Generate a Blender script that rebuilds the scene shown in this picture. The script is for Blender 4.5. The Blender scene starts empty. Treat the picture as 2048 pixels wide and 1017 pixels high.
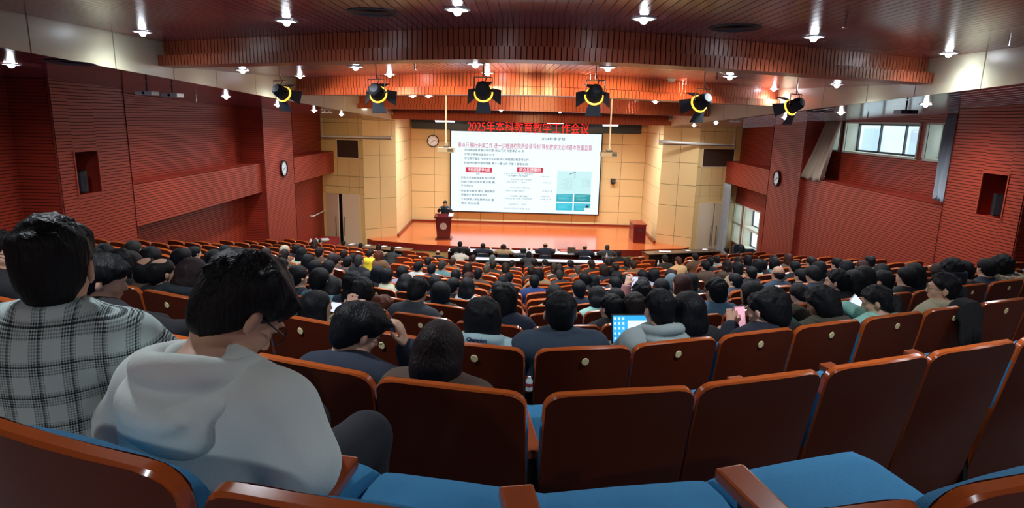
import bpy, bmesh, math, random
import numpy as np
from mathutils import Vector, Matrix
random.seed(7)
SC = bpy.context.scene
COL = SC.collection
PI = math.pi
CZ = 6.15                       # eye height over the front floor; everything is laid out with the eye at z=0, then lifted

# ------------------------------------------------------------------ camera
F = 1250.0; PITCH = math.radians(12.23); ROLL = math.radians(1.37); YAW = math.radians(0.9)
cy_, sy_ = math.cos(YAW), math.sin(YAW)
FWD = Vector((-sy_*math.cos(PITCH), cy_*math.cos(PITCH), -math.sin(PITCH)))
R0 = Vector((cy_, sy_, 0)); U0 = R0.cross(FWD)
RT = R0*math.cos(ROLL) + U0*math.sin(ROLL)
UP = U0*math.cos(ROLL) - R0*math.sin(ROLL)
cam = bpy.data.cameras.new('camera'); camo = bpy.data.objects.new('camera', cam); COL.objects.link(camo)
cam.sensor_width = 36; cam.lens = 36*F/2048; cam.clip_start = 0.02; cam.clip_end = 200
camo.matrix_world = Matrix(((RT.x, UP.x, -FWD.x, 0), (RT.y, UP.y, -FWD.y, 0), (RT.z, UP.z, -FWD.z, 0), (0, 0, 0, 1)))
SC.camera = camo
SC.view_settings.view_transform = 'Standard'; SC.view_settings.look = 'None'
SC.view_settings.gamma = 1; SC.view_settings.use_curve_mapping = False
SC.view_settings.exposure = 1.25
SC.cycles.max_bounces = 6; SC.cycles.diffuse_bounces = 3; SC.cycles.glossy_bounces = 3
SC.cycles.caustics_reflective = False; SC.cycles.caustics_refractive = False
SC.cycles.sample_clamp_indirect = 4
W = bpy.data.worlds.new('world'); SC.world = W; W.use_nodes = True
W.node_tree.nodes['Background'].inputs[0].default_value = (0.80, 0.90, 1.0, 1)
W.node_tree.nodes['Background'].inputs[1].default_value = 1.5
P_DOWN = 125.0; P_NEAR = 95.0; P_SIDE = 135.0; P_STAGE = 300.0; P_PAR = 260.0; P_DAY = 60.0
E_LENS = 26.0; E_LED = 0.475

def ray(x, y): return FWD + RT*((x-1024)/F) - UP*((y-508.5)/F)
def onX(x, y, X): d = ray(x, y); return d*(X/d.x)
def onY(x, y, Y): d = ray(x, y); return d*(Y/d.y)
def onZ(x, y, Z): d = ray(x, y); return d*(Z/d.z)
def proj(p):
    p = Vector(p); z = p.dot(FWD); return 1024+F*p.dot(RT)/z, 508.5-F*p.dot(UP)/z

# ------------------------------------------------------------------ materials
def srgb(c):
    return tuple(((v/255)/12.92 if v/255 <= .04045 else ((v/255+.055)/1.055)**2.4) for v in c) + (1,)
MATS = {}
def mat(name, col, rough=.5, metal=0, spec=.5, noise=0, nscale=8, bump=0, bscale=60, stretch=(1,1,1), coat=0, emit=None, estr=0, lin=False):
    if name in MATS: return MATS[name]
    m = bpy.data.materials.new(name); m.use_nodes = True; nt = m.node_tree; b = nt.nodes['Principled BSDF']
    c = tuple(col)+(1,) if lin else srgb(col)
    b.inputs['Base Color'].default_value = c; b.inputs['Roughness'].default_value = rough
    b.inputs['Metallic'].default_value = metal; b.inputs['Specular IOR Level'].default_value = spec
    b.inputs['Coat Weight'].default_value = coat; b.inputs['Coat Roughness'].default_value = .15
    if noise or bump:
        tc = nt.nodes.new('ShaderNodeTexCoord'); mp = nt.nodes.new('ShaderNodeMapping'); mp.inputs['Scale'].default_value = stretch
        nt.links.new(tc.outputs['Object'], mp.inputs[0])
    if noise:
        n = nt.nodes.new('ShaderNodeTexNoise'); n.inputs['Scale'].default_value = nscale; n.inputs['Detail'].default_value = 4
        nt.links.new(mp.outputs[0], n.inputs['Vector'])
        r = nt.nodes.new('ShaderNodeMapRange'); r.inputs['To Min'].default_value = 1-noise; r.inputs['To Max'].default_value = 1+noise
        nt.links.new(n.outputs[0], r.inputs['Value'])
        mx = nt.nodes.new('ShaderNodeVectorMath'); mx.operation = 'SCALE'; mx.inputs[0].default_value = c[:3]
        nt.links.new(r.outputs[0], mx.inputs['Scale']); nt.links.new(mx.outputs[0], b.inputs['Base Color'])
    if bump:
        n2 = nt.nodes.new('ShaderNodeTexNoise'); n2.inputs['Scale'].default_value = bscale; n2.inputs['Detail'].default_value = 3
        nt.links.new(mp.outputs[0], n2.inputs['Vector'])
        bp = nt.nodes.new('ShaderNodeBump'); bp.inputs['Strength'].default_value = bump; bp.inputs['Distance'].default_value = .01
        nt.links.new(n2.outputs[0], bp.inputs['Height']); nt.links.new(bp.outputs[0], b.inputs['Normal'])
    if emit is not None:
        b.inputs['Emission Color'].default_value = srgb(emit); b.inputs['Emission Strength'].default_value = estr
    MATS[name] = m; return m

RED = mat('red_slat_panel', (168, 58, 36), .45, noise=.06, nscale=3, spec=.5)
REDD = mat('red_plain_panel', (158, 50, 32), .45, noise=.06, nscale=3)
BEAM = mat('beam_slat', (186, 92, 62), .33, noise=.05, nscale=4)
CEIL = mat('ceiling_slat', (164, 92, 92), .2, noise=.04, nscale=3, spec=.7)
SOFF = mat('side_soffit', (140, 72, 74), .17, noise=.04, nscale=2, spec=.7)
CREAM = mat('cream_panel', (234, 230, 198), .34, noise=.03, nscale=2)
WCREAM = mat('stage_wall_panel', (224, 196, 140), .55, noise=.04, nscale=2)
GROOVE_SHADE = mat('slat_groove_shade', (84, 30, 24), .8)  # shade in the recesses between slats, painted as a darker red
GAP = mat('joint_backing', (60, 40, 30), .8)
STAGEF = mat('stage_floorboards', (196, 92, 44), .16, noise=.12, nscale=3, stretch=(.6, 8, 1), coat=.4)
STAGET = mat('stage_trim', (128, 38, 28), .3, noise=.06)
FLOORM = mat('grey_floor', (92, 90, 88), .6, noise=.1, nscale=3)
WOODB = mat('seat_back_veneer', (92, 34, 17), .42, noise=.22, nscale=5, stretch=(1.2, 1.2, .25), coat=.08, spec=.3)
WOODE = mat('seat_edge_wood', (178, 84, 34), .2, noise=.12, nscale=8, coat=.5)
WOODA = mat('armrest_wood', (150, 70, 36), .25, noise=.12, nscale=8, coat=.4)
BLUE = mat('blue_seat_fabric', (46, 124, 170), .85, noise=.06, nscale=60, bump=.35, bscale=420)
STEEL = mat('dark_steel', (40, 40, 44), .4, metal=.7)
CHROME = mat('chrome', (200, 200, 200), .2, metal=1)
BLACK = mat('black_plastic', (18, 18, 20), .45)
DGREY = mat('dark_grey_metal', (70, 74, 80), .5, metal=.3)
WHITE = mat('white_enamel', (225, 225, 220), .4)
PAPER = mat('white_paper', (228, 230, 228), .8)
BRASS = mat('seat_number_plate', (250, 232, 176), .7)
TIRED = mat('red_cloth', (140, 20, 20), .7, noise=.1)
MAROON = mat('podium_maroon', (92, 18, 26), .3, noise=.1, coat=.3)
MAHOG = mat('mahogany', (128, 30, 22), .3, noise=.15, coat=.3)
DESKT = mat('dark_desk_top', (78, 62, 54), .22, noise=.1, coat=.3)
DESKF = mat('dark_desk_front', (30, 22, 22), .4)
CLOTHW = mat('white_desk_cloth', (214, 220, 232), .7)
DOORM = mat('door_laminate', (222, 204, 180), .4, noise=.03)
CURT = mat('taupe_curtain', (172, 150, 132), .9, noise=.05)
CURTG = mat('grey_curtain', (170, 176, 184), .9, noise=.05)
ALU = mat('window_frame_dark', (62, 74, 80), .4, metal=.3)
REVEAL = mat('window_reveal', (214, 216, 200), .6)
LEATH = mat('navy_leatherette', (28, 48, 62), .35)
LENS = mat('lamp_lens', (255, 255, 255), .4, emit=(235, 245, 255), estr=E_LENS)
TUBE = mat('lamp_tube', (255, 255, 255), .4, emit=(235, 250, 255), estr=6)
SPOTB = mat('spotlight_body', (30, 30, 34), .75)
PARG = mat('spotlight_gel', (255, 190, 60), .4, emit=(255, 200, 70), estr=.7)

# ------------------------------------------------------------------ mesh helpers
class MB:
    def __init__(s): s.v = []; s.f = []; s.m = []; s.mats = []
    def mi(s, m):
        if m not in s.mats: s.mats.append(m)
        return s.mats.index(m)
    def add(s, vs, fs, m, M=None):
        o = len(s.v); i = s.mi(m)
        for v in vs: s.v.append(tuple(M @ Vector(v)) if M is not None else tuple(v))
        for f in fs: s.f.append([o+k for k in f]); s.m.append(i)
        return s
    def box(s, c, d, m, M=None, rot=None):
        hx, hy, hz = d[0]/2, d[1]/2, d[2]/2
        vs = [Vector((x*hx, y*hy, z*hz)) for z in (-1, 1) for y in (-1, 1) for x in (-1, 1)]
        if rot is not None: vs = [rot @ v for v in vs]
        vs = [v+Vector(c) for v in vs]
        return s.add(vs, [(0,2,3,1),(4,5,7,6),(0,1,5,4),(2,6,7,3),(0,4,6,2),(1,3,7,5)], m, M)
    def tube(s, p0, p1, r0, m, r1=None, n=8, cap=True, M=None):
        r1 = r0 if r1 is None else r1
        p0, p1 = Vector(p0), Vector(p1); d = (p1-p0).normalized()
        a = d.orthogonal().normalized(); b = d.cross(a)
        vs = []
        for p, r in ((p0, r0), (p1, r1)):
            for k in range(n): t = 2*PI*k/n; vs.append(p+(a*math.cos(t)+b*math.sin(t))*r)
        fs = [(k, (k+1) % n, n+(k+1) % n, n+k) for k in range(n)]
        if cap: fs += [tuple(range(n-1, -1, -1)), tuple(range(n, 2*n))]
        return s.add(vs, fs, m, M)
    def path(s, pts, r, m, n=6):
        for a, b in zip(pts, pts[1:]): s.tube(a, b, r, m, n=n)
        return s
    def lathe(s, prof, m, n=20, M=None):   # prof: (r,z)
        vs = []; fs = []
        for r, z in prof:
            for k in range(n): t = 2*PI*k/n; vs.append((r*math.cos(t), r*math.sin(t), z))
        for j in range(len(prof)-1):
            for k in range(n): fs.append((j*n+k, j*n+(k+1) % n, (j+1)*n+(k+1) % n, (j+1)*n+k))
        return s.add(vs, fs, m, M)
    def prism(s, poly, z0, z1, m, side=None, M=None):   # poly in xy
        n = len(poly)
        vs = [(x, y, z0) for x, y in poly]+[(x, y, z1) for x, y in poly]
        s.add(vs, [tuple(range(n-1, -1, -1)), tuple(range(n, 2*n))], m, M)
        s.add(vs, [(k, (k+1) % n, n+(k+1) % n, n+k) for k in range(n)], side or m, M)
        return s
    def mesh(s, name, smooth=False, bevel=0, seg=2):
        me = bpy.data.meshes.new(name); me.from_pydata(s.v, [], s.f)
        for m in s.mats: me.materials.append(m)
        me.polygons.foreach_set('material_index', s.m)
        bm = bmesh.new(); bm.from_mesh(me)
        bmesh.ops.recalc_face_normals(bm, faces=bm.faces)
        if bevel:
            bmesh.ops.bevel(bm, geom=[e for e in bm.edges if e.is_manifold and e.calc_face_angle(0) > .6], offset=bevel, segments=seg, affect='EDGES', profile=.6)
        bm.to_mesh(me); bm.free()
        if smooth: me.polygons.foreach_set('use_smooth', [True]*len(me.polygons)); me.set_sharp_from_angle(angle=math.radians(40))
        me.update(); return me
    def build(s, name, parent=None, loc=(0,0,0), rot=(0,0,0), smooth=False, bevel=0, seg=2):
        return ob(name, s.mesh(name, smooth, bevel, seg), parent, loc, rot)
def ob(name, me, parent=None, loc=(0,0,0), rot=(0,0,0)):
    o = bpy.data.objects.new(name, me); COL.objects.link(o); o.location = loc; o.rotation_euler = rot
    if parent is not None: o.parent = parent
    return o
def tag(o, label, cat, group=None, kind=None):
    if label: o['label'] = label
    if cat: o['category'] = cat
    if group: o['group'] = group
    if kind: o['kind'] = kind
    return o
def thing(name, loc, label, cat, group=None, rz=0):
    o = ob(name, None, None, loc, (0, 0, rz)); return tag(o, label, cat, group)
def struct(o): o['kind'] = 'structure'; return o
def copyobj(o, parent=None):
    c = o.copy(); COL.objects.link(c)
    if parent is not None: c.parent = parent
    for ch in list(o.children): copyobj(ch, c)
    return c

# ------------------------------------------------------------------ room numbers (eye at origin)
XC = .25
XL, XR = -8.5, 8.95          # front faces of the pilasters
XL2, XR2 = -9.25, 9.7        # recessed wall planes
XLL, XRL = -8.62, 9.07       # faces of the long ledges
FXL, FXR = -6.0, 6.5         # cream fascia planes
ZS = -5.53                   # stage floor
ZF = -6.15                   # front floor
def zsoff(y): return .945-.0392*y
ROWS = [(.775,.555),(1.97,.90),(3.2,1.21),(4.53,1.54),(5.83,1.85),(7.1,2.16),(8.4,2.455),(9.7,2.73),(11.0,2.99),(12.2,3.25),(13.5,3.48),(15.0,3.78),(16.5,4.04),(18.1,4.32),(19.8,4.59),(21.3,4.82)]
CH = .96                     # back-top height over its own floor
def rc(x, s=.43, c=.6): x = x-.06; return s*(math.sqrt(x*x+c*c)-c)
def rcs(x): x = x-.06; return .43*x/math.sqrt(x*x+.36)

# slatted sheet: path of (point, outward normal) horizontally, grooves across
def slat_wall(name, p0, p1, z0, z1, n, m, pitch=.06, groove=.012, depth=.012, zt=None):
    """vertical rectangle p0->p1 (xy) with horizontal grooves; n is the outward normal (xy); zt: top height at p0,p1"""
    b = MB(); p0 = Vector((*p0, 0)); p1 = Vector((*p1, 0)); nn = Vector((*n, 0))
    k = max(1, int(round((z1-z0)/pitch))); ph = (z1-z0)/k
    prof = []
    for i in range(k):
        z = z0+i*ph
        prof += [(z, 0), (z+ph-groove, 0), (z+ph-groove, -depth), (z+ph, -depth)]
    prof.append((z1, 0))
    t0, t1 = (zt if zt else (z1, z1))
    vs = []
    for z, d in prof:
        for p, t in ((p0, t0), (p1, t1)): vs.append(p+nn*d+Vector((0, 0, min(z, t))))
    fs = [(2*i, 2*i+1, 2*i+3, 2*i+2) for i in range(len(prof)-1)]
    b.add(vs, [f for i, f in enumerate(fs) if i % 4 == 0], m); b.add(vs, [f for i, f in enumerate(fs) if i % 4], GROOVE_SHADE)
    e = (p1-p0).normalized()*.015
    if depth > 0: b.add([p0-e-nn*.022+Vector((0, 0, z0)), p1+e-nn*.022+Vector((0, 0, z0)), p1+e-nn*.022+Vector((0, 0, min(z1, t1))), p0-e-nn*.022+Vector((0, 0, min(z1, t0)))], [(0,1,2,3)], GROOVE_SHADE)
    return struct(b.build(name))
def quad(name, pts, m):
    b = MB(); b.add(pts, [tuple(range(len(pts)))], m); return struct(b.build(name))

def side_wall(s):
    X0, X2, XLd = (XL, XL2, XLL) if s < 0 else (XR, XR2, XRL)
    nm = 'wall_left' if s < 0 else 'wall_right'
    nx = -s
    zt = .6
    # pilasters: near block with the niche, clock block
    for (ya, yb, niche) in ((11.3, 13.45, True), (20.45, 23.1, False)):
        za, zb = zsoff(ya), zsoff(yb)
        if niche:
            n0, n1, nz0, nz1 = 11.75, 12.42, -1.64, -.80
            slat_wall(nm, (X0, ya), (X0, n0), -6, zt, (nx, 0), RED, zt=(za, zsoff(n0)))
            slat_wall(nm, (X0, n1), (X0, yb), -6, zt, (nx, 0), RED, zt=(zsoff(n1), zb))
            slat_wall(nm, (X0, n0), (X0, n1), -6, nz0, (nx, 0), RED)
            slat_wall(nm, (X0, n0), (X0, n1), nz1, zt, (nx, 0), RED, zt=(zsoff(n0), zsoff(n1)))
            b = MB(); xd = X0+s*.5
            b.add([(X0, n0, nz0), (xd, n0, nz0), (xd, n0, nz1), (X0, n0, nz1), (X0, n1, nz0), (xd, n1, nz0), (xd, n1, nz1), (X0, n1, nz1)],
                  [(0,1,2,3), (4,7,6,5), (1,5,6,2), (0,4,5,1), (3,2,6,7)], REDD)
            # thin wooden edge frame
            for (c, d) in (((X0, (n0+n1)/2, nz0), (.03, n1-n0+.06, .03)), ((X0, (n0+n1)/2, nz1), (.03, n1-n0+.06, .03)),
                           ((X0, n0, (nz0+nz1)/2), (.03, .03, nz1-nz0)), ((X0, n1, (nz0+nz1)/2), (.03, .03, nz1-nz0))):
                b.box(c, d, RED)
            struct(b.build('trim_1' if s < 0 else 'trim_2'))
            nc = Vector((X0+s*.14, n0+.30, nz0))
            sp = thing('loudspeaker', (nc.x, nc.y, nc.z+.016), 'black box loudspeaker standing in the %s wall niche' % ('left' if s < 0 else 'right'), 'speaker', rz=-s*.4)
            MB().box((0, 0, .23), (.2, .2, .42), BLACK).build('cabinet', sp, bevel=.012)
            g = MB().box((0, -.103, .23), (.17, .008, .38), DGREY).build('grille', sp)
        else:
            slat_wall(nm, (X0, ya), (X0, yb), -6.2, zt, (nx, 0), RED, zt=(za, zb))
        # returns
        slat_wall(nm, (X0, ya), (X2, ya), -6.2, za, (0, -1), REDD)
        slat_wall(nm, (X0, yb), (X2, yb), -6.2, zb, (0, 1), REDD)
    # recessed wall runs
    lz0, lz1 = -2.56, -1.62
    for (ya, yb) in ((-4, 11.3), (13.45, 20.45), (23.1, 28.7)):
        za, zb = zsoff(ya), zsoff(yb)
        if s > 0 and ya == 13.45:
            holes = WIN_UP
        elif s > 0 and ya == 23.1:
            holes = WIN_LOW
        else: holes = []
        ys = sorted({ya, yb} | {h[0] for h in holes} | {h[1] for h in holes})
        for a, b_ in zip(ys, ys[1:]):
            hs = sorted([h for h in holes if h[0] <= a+.01 and h[1] >= b_-.01], key=lambda h: h[2])
            z = -6.2
            for h in hs:
                slat_wall(nm, (X2, a), (X2, b_), z, h[2], (nx, 0), RED if a < 22 else REDD); z = h[3]
            slat_wall(nm, (X2, a), (X2, b_), z, max(zsoff(a), zsoff(b_)), (nx, 0), RED if a < 22 else REDD, zt=(zsoff(a), zsoff(b_)))
        # ledge
        if ya > 0:
            w = abs(XLd-X2)
            if s > 0 and ya == 13.45:
                low = -6.2
            else: low = lz0
            slat_wall('trim_3' if s < 0 else 'trim_4', (XLd, ya), (XLd, yb), low, lz1, (nx, 0), RED)
            b = MB().add([(XLd, ya, lz1), (XLd, yb, lz1), (X2, yb, lz1), (X2, ya, lz1)], [(0,1,2,3)], REDD)
            b.add([(XLd, ya, low), (XLd, yb, low), (X2, yb, low), (X2, ya, low)], [(0,3,2,1)], REDD)
            struct(b.build('trim_5' if s < 0 else 'trim_6'))
    # outer shell so no light leaks
    if s < 0: quad('wall_left', [(X2-.6, -4, -8), (X2-.6, 34.5, -8), (X2-.6, 34.5, 2), (X2-.6, -4, 2)], REDD)
# window openings on the right wall: (y0,y1,z0,z1)
WIN_UP = [(14.5, 15.55, -.72, .10), (15.85, 19.45, -.72, .10), (19.75, 20.4, -.72, .10)]
WIN_LOW = [(25.5, 27.3, -4.35, -3.55), (25.5, 27.3, -5.25, -4.45), (27.6, 28.55, -4.35, -3.55), (27.6, 28.55, -5.25, -4.45)]
side_wall(-1); side_wall(1)
# shell outside the right wall only where there are no windows
for k, (z0, z1) in enumerate(((-8, -5.6), (-3.1, -1.1))):
    pass
wn = 0
for (y0, y1, z0, z1) in WIN_UP+WIN_LOW:
    wn += 1
    X = XR2; dep = .45
    w = struct(MB().add([(X, y0, z0), (X+dep, y0, z0), (X+dep, y0, z1), (X, y0, z1), (X, y1, z0), (X+dep, y1, z0), (X+dep, y1, z1), (X, y1, z1)],
             [(0,1,2,3), (4,7,6,5), (0,4,5,1), (3,2,6,7)], REVEAL).build('window_%d' % wn))
    fr = MB(); t = .05
    for (c, d) in (((X-.01, (y0+y1)/2, z0-.02), (.04, y1-y0+.1, .05)), ((X-.01, (y0+y1)/2, z1+.02), (.04, y1-y0+.1, .05)),
                   ((X-.01, y0-.02, (z0+z1)/2), (.04, .05, z1-z0+.06)), ((X-.01, y1+.02, (z0+z1)/2), (.04, .05, z1-z0+.06))): fr.box(c, d, REVEAL)
    fr.build('window_surround', w)
    f2 = MB(); yo = X+dep-.06
    for (c, d) in (((yo, (y0+y1)/2, z0+t/2), (.05, y1-y0, t)), ((yo, (y0+y1)/2, z1-t/2), (.05, y1-y0, t)),
                   ((yo, y0+t/2, (z0+z1)/2), (.05, t, z1-z0)), ((yo, y1-t/2, (z0+z1)/2), (.05, t, z1-z0))): f2.box(c, d, ALU)
    nm_ = 2 if y1-y0 > 2 else 1
    for j in range(nm_): f2.box((yo, y0+(y1-y0)*(j+1)/(nm_+1), (z0+z1)/2), (.05, .05, z1-z0), ALU)
    f2.build('window_frame', w)
    for j in range(nm_+1):
        ya, yb = y0+(y1-y0)*j/(nm_+1), y0+(y1-y0)*(j+1)/(nm_+1)
        MB().box((yo+.01, (ya+yb)/2, (z0+z1)/2), (.008, yb-ya-.05, z1-z0-.1), None or mat('window_glass', (225, 238, 240), .1)).build('pane', w)
nt = MATS['window_glass'].node_tree; nt.nodes.clear(); g_o = nt.nodes.new('ShaderNodeOutputMaterial'); g_m = nt.nodes.new('ShaderNodeMixShader'); g_t = nt.nodes.new('ShaderNodeBsdfTransparent'); g_g = nt.nodes.new('ShaderNodeBsdfGlossy')
g_t.inputs[0].default_value = (.92, .96, .96, 1); g_g.inputs['Roughness'].default_value = .03; g_m.inputs[0].default_value = .07
nt.links.new(g_t.outputs[0], g_m.inputs[1]); nt.links.new(g_g.outputs[0], g_m.inputs[2]); nt.links.new(g_m.outputs[0], g_o.inputs[0])
# building seen dimly beyond the windows
ow = mat('outside_facade', (205, 210, 205), .9, noise=.05, nscale=1)
tb = thing('building', (17.5, 20, -6.15), 'pale building facade seen through the right-hand windows', 'building')
MB().box((0, 0, 3.9), (.4, 34, 9.5), ow).build('wall', tb)
for k in range(7):
    MB().box((-.22, -12+k*4, 5.2), (.08, 1.6, 1.7), mat('outside_window', (150, 170, 180), .2)).build('window', tb)

# ------------------------------------------------------------------ ceilings
def bc(x, d0, de, c=1.6):        # beam curve depth: d0 in the middle, de at the fascia
    u = abs(x-XC); U = 6.25
    return d0+(de-d0)*(math.sqrt(u*u+c*c)-c)/(math.sqrt(U*U+c*c)-c)
# (d0, de, ztop, zmid, zbot)
BEAMS = [(8.0, 10.5, 1.10, .87, .71), (12.9, 16.6, .90, .63, .47), (18.9, 22.8, .65, .40, .23), (25.4, 28.6, .30, .04, -.14)]
def ceil_mesh(name, near, far, x0, x1, m, pitch=.11, groove=.01, dep=.008):
    b = MB(); x = x0
    while x < x1-.001:
        xa, xb = x, min(x+pitch-groove, x1); xg = min(x+pitch, x1)
        for (p, q, dz) in ((xa, xb, 0), (xb, xg, dep)):
            if q-p > 1e-4:
                n0, f0, n1, f1 = near(p), far(p), near(q), far(q)
                b.add([(p, n0[0], n0[1]+dz), (q, n1[0], n1[1]+dz), (q, f1[0], f1[1]+dz), (p, f0[0], f0[1]+dz)], [(0,3,2,1)], m)
        for e, z_ in ((xb, 0),):
            n0, f0 = near(e), far(e)
            b.add([(e, n0[0], n0[1]), (e, n0[0], n0[1]+dep), (e, f0[0], f0[1]+dep), (e, f0[0], f0[1])], [(0,1,2,3)], m)
        x += pitch
    return struct(b.build(name))
for i, (d0, de, zt, zm, zb) in enumerate(BEAMS):
    if i == 0: near = lambda x: (-4.0, .98)
    else:
        pb = BEAMS[i-1]; near = lambda x, pb=pb: (bc(x, pb[0], pb[1])+.45, pb[4]+.02)
    far = lambda x, b=BEAMS[i]: (bc(x, b[0], b[1])+.2, b[2])
    ceil_mesh('ceiling', near, far, FXL, FXR, CEIL, pitch=.11 if i < 2 else .2)
lb = BEAMS[3]
ceil_mesh('ceiling', lambda x: (bc(x, lb[0], lb[1])+.3, .3), lambda x: (34, .3), FXL-.6, FXR+.6, CEIL, pitch=.3)
def beam_face(b, f, x0, x1, z0, z1, m, pitch=.07, groove=.013, dep=.012):
    n = int((x1-x0)/pitch)
    for k in range(n):
        xa = x0+(x1-x0)*k/n; xg = x0+(x1-x0)*(k+1)/n; xb = xg-groove
        b.add([(xa, f(xa), z0), (xb, f(xb), z0), (xb, f(xb), z1), (xa, f(xa), z1)], [(0,1,2,3)], m)
        b.add([(xb, f(xb), z0), (xb, f(xb)+dep, z0), (xb, f(xb)+dep, z1), (xb, f(xb), z1)], [(0,1,2,3)], m)
        b.add([(xb, f(xb)+dep, z0), (xg, f(xg)+dep, z0), (xg, f(xg)+dep, z1), (xb, f(xb)+dep, z1)], [(0,1,2,3)], GROOVE_SHADE)
def soff(b, fn, ff, x0, x1, z, m, n=60):
    for k in range(n):
        xa = x0+(x1-x0)*k/n; xb = x0+(x1-x0)*(k+1)/n
        b.add([(xa, fn(xa), z), (xb, fn(xb), z), (xb, ff(xb), z), (xa, ff(xa), z)], [(0,3,2,1)], m)
for i, (d0, de, zt, zm, zb) in enumerate(BEAMS):
    f1 = lambda x: bc(x, d0, de)+.18
    f2 = lambda x: bc(x, d0, de)
    fb = lambda x: bc(x, d0, de)+.5
    pt = (.07, .085, .11, .14)[i]
    o = MB(); beam_face(o, f1, FXL, FXR, zm, zt+.02, BEAM, pt); beam_face(o, f2, FXL-(.12 if i == 0 else 0), FXR+(.12 if i == 0 else 0), zb, zm, BEAM, pt)
    soff(o, f2, f1, FXL, FXR, zm, BEAM); soff(o, f2, fb, FXL, FXR, zb, BEAM)
    soff(o, fb, fb, FXL, FXR, zb, BEAM)
    for k in range(60):
        xa = FXL+(FXR-FXL)*k/60; xb = FXL+(FXR-FXL)*(k+1)/60
        o.add([(xa, fb(xa), zb), (xb, fb(xb), zb), (xb, fb(xb), zt+.1), (xa, fb(xa), zt+.1)], [(0,1,2,3)], BEAM)
    struct(o.build('beam_%d' % (i+1)))['label'] = None or 'stepped curved ceiling beam clad in vertical reddish slats'
# cream fascias, panel by panel
def soffit_back(): return
for s, X in ((-1, FXL), (1, FXR)):
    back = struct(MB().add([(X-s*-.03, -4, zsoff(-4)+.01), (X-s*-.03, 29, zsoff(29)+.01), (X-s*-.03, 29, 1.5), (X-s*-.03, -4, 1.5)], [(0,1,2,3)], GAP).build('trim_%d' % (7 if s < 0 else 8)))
    back.location.x = s*.01
    js = [-4, 1.0, 4.8, 7.8, 9.4, 10.95, 12.45, 14.25, 16.9, 19.0, 21.2, 23.5, 26.0, 28.7]
    for a, c in zip(js, js[1:]):
        p = MB(); a2, c2 = a+.012, c-.012
        p.add([(X, a2, zsoff(a2)), (X, c2, zsoff(c2)), (X, c2, 1.35), (X, a2, 1.35), (X+s*.03, a2, zsoff(a2)), (X+s*.03, c2, zsoff(c2)), (X+s*.03, c2, 1.35), (X+s*.03, a2, 1.35)],
              [(0,1,2,3), (4,7,6,5), (0,3,7,4), (1,5,6,2), (0,4,5,1)], CREAM)
        p.build('fascia_panel', back)
    # side soffit with long planks
    X2 = (XL2-.7) if s < 0 else (XR2+.5)
    b = MB(); w = (X2-X)/14
    for k in range(14):
        xa = X+w*k; xb = xa+w*.985; xg = xa+w
        for p, q, dz in ((xa, xb, 0), (xb, xg, .01)):
            b.add([(p, -4, zsoff(-4)+dz), (q, -4, zsoff(-4)+dz), (q, 28.9, zsoff(28.9)+dz), (p, 28.9, zsoff(28.9)+dz)], [(0,1,2,3)], SOFF)
        b.add([(p, -4, zsoff(-4)+.06), (q, -4, zsoff(-4)+.06), (q, 28.9, zsoff(28.9)+.06), (p, 28.9, zsoff(28.9)+.06)], [(0,1,2,3)], SOFF)
    struct(b.build('ceiling'))
# wall behind the camera and outer lids
quad('wall_back', [(XL2-.7, -2.6, -8), (XR2+.7, -2.6, -8), (XR2+.7, -2.6, 2), (XL2-.7, -2.6, 2)], REDD)
quad('ceiling', [(XL2-.8, -4, 1.9), (XR2+.8, -4, 1.9), (XR2+.8, 35, 1.9), (XL2-.8, 35, 1.9)], GAP)
quad('wall_front', [(XL2-.8, 34.4, -8), (XR2+.8, 34.4, -8), (XR2+.8, 34.4, 2), (XL2-.8, 34.4, 2)], GAP)

# ------------------------------------------------------------------ stage end walls, panel by panel
def panel_wall(name, p0, p1, z0, z1, nx_, zs, skip=(), m=WCREAM, inw=None):
    """backing + panels; columns in 0..1, zs list of joint heights"""
    p0 = Vector((*p0, 0)); p1 = Vector((*p1, 0)); d = (p1-p0); L = d.length; u = d/L; n = Vector((u.y, -u.x, 0))
    if n.y > 0: n = -n
    if inw: n = Vector((*inw, 0))
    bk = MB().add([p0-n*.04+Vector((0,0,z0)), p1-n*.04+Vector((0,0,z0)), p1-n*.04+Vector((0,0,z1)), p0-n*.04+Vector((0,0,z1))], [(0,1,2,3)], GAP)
    w = struct(bk.build(name))
    cols = nx_ if isinstance(nx_, (list, tuple)) else [k/nx_ for k in range(nx_+1)]
    for a, c in zip(cols, cols[1:]):
        for za, zc in zip(zs, zs[1:]):
            if any(a >= s_[0]-.001 and c <= s_[1]+.001 and za >= s_[2]-.001 and zc <= s_[3]+.001 for s_ in skip): continue
            g_ = .008
            q0 = p0+u*(a*L+g_); q1 = p0+u*(c*L-g_)
            vs = []
            for off in (0, -.03):
                for q, z in ((q0, za+g_), (q1, za+g_), (q1, zc-g_), (q0, zc-g_)): vs.append(q+n*off+Vector((0,0,z)))
            MB().add(vs, [(0,1,2,3), (4,7,6,5), (0,4,5,1), (1,5,6,2), (2,6,7,3), (3,7,4,0)], m).build('wall_panel', w)
    return w
ZT = .45
zsA = [ZS, -4.78, -3.92, -3.02, -2.12, -1.2, -.55, ZT]
panel_wall('wall_stage', (-5.98, 33.3), (6.35, 33.3), ZS, ZT, 10, zsA)
panel_wall('wall_stage', (-5.88, 28.8), (-5.98, 33.3), ZS, ZT, 4, zsA, inw=(1, 0))
panel_wall('wall_stage', (6.25, 28.8), (6.35, 33.3), ZS, ZT, 4, zsA, inw=(-1, 0))
CORN_L = [(-7.18, 28.0), (-5.88, 28.8)]; CORN_R = [(7.68, 28.0), (6.25, 28.8)]
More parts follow.
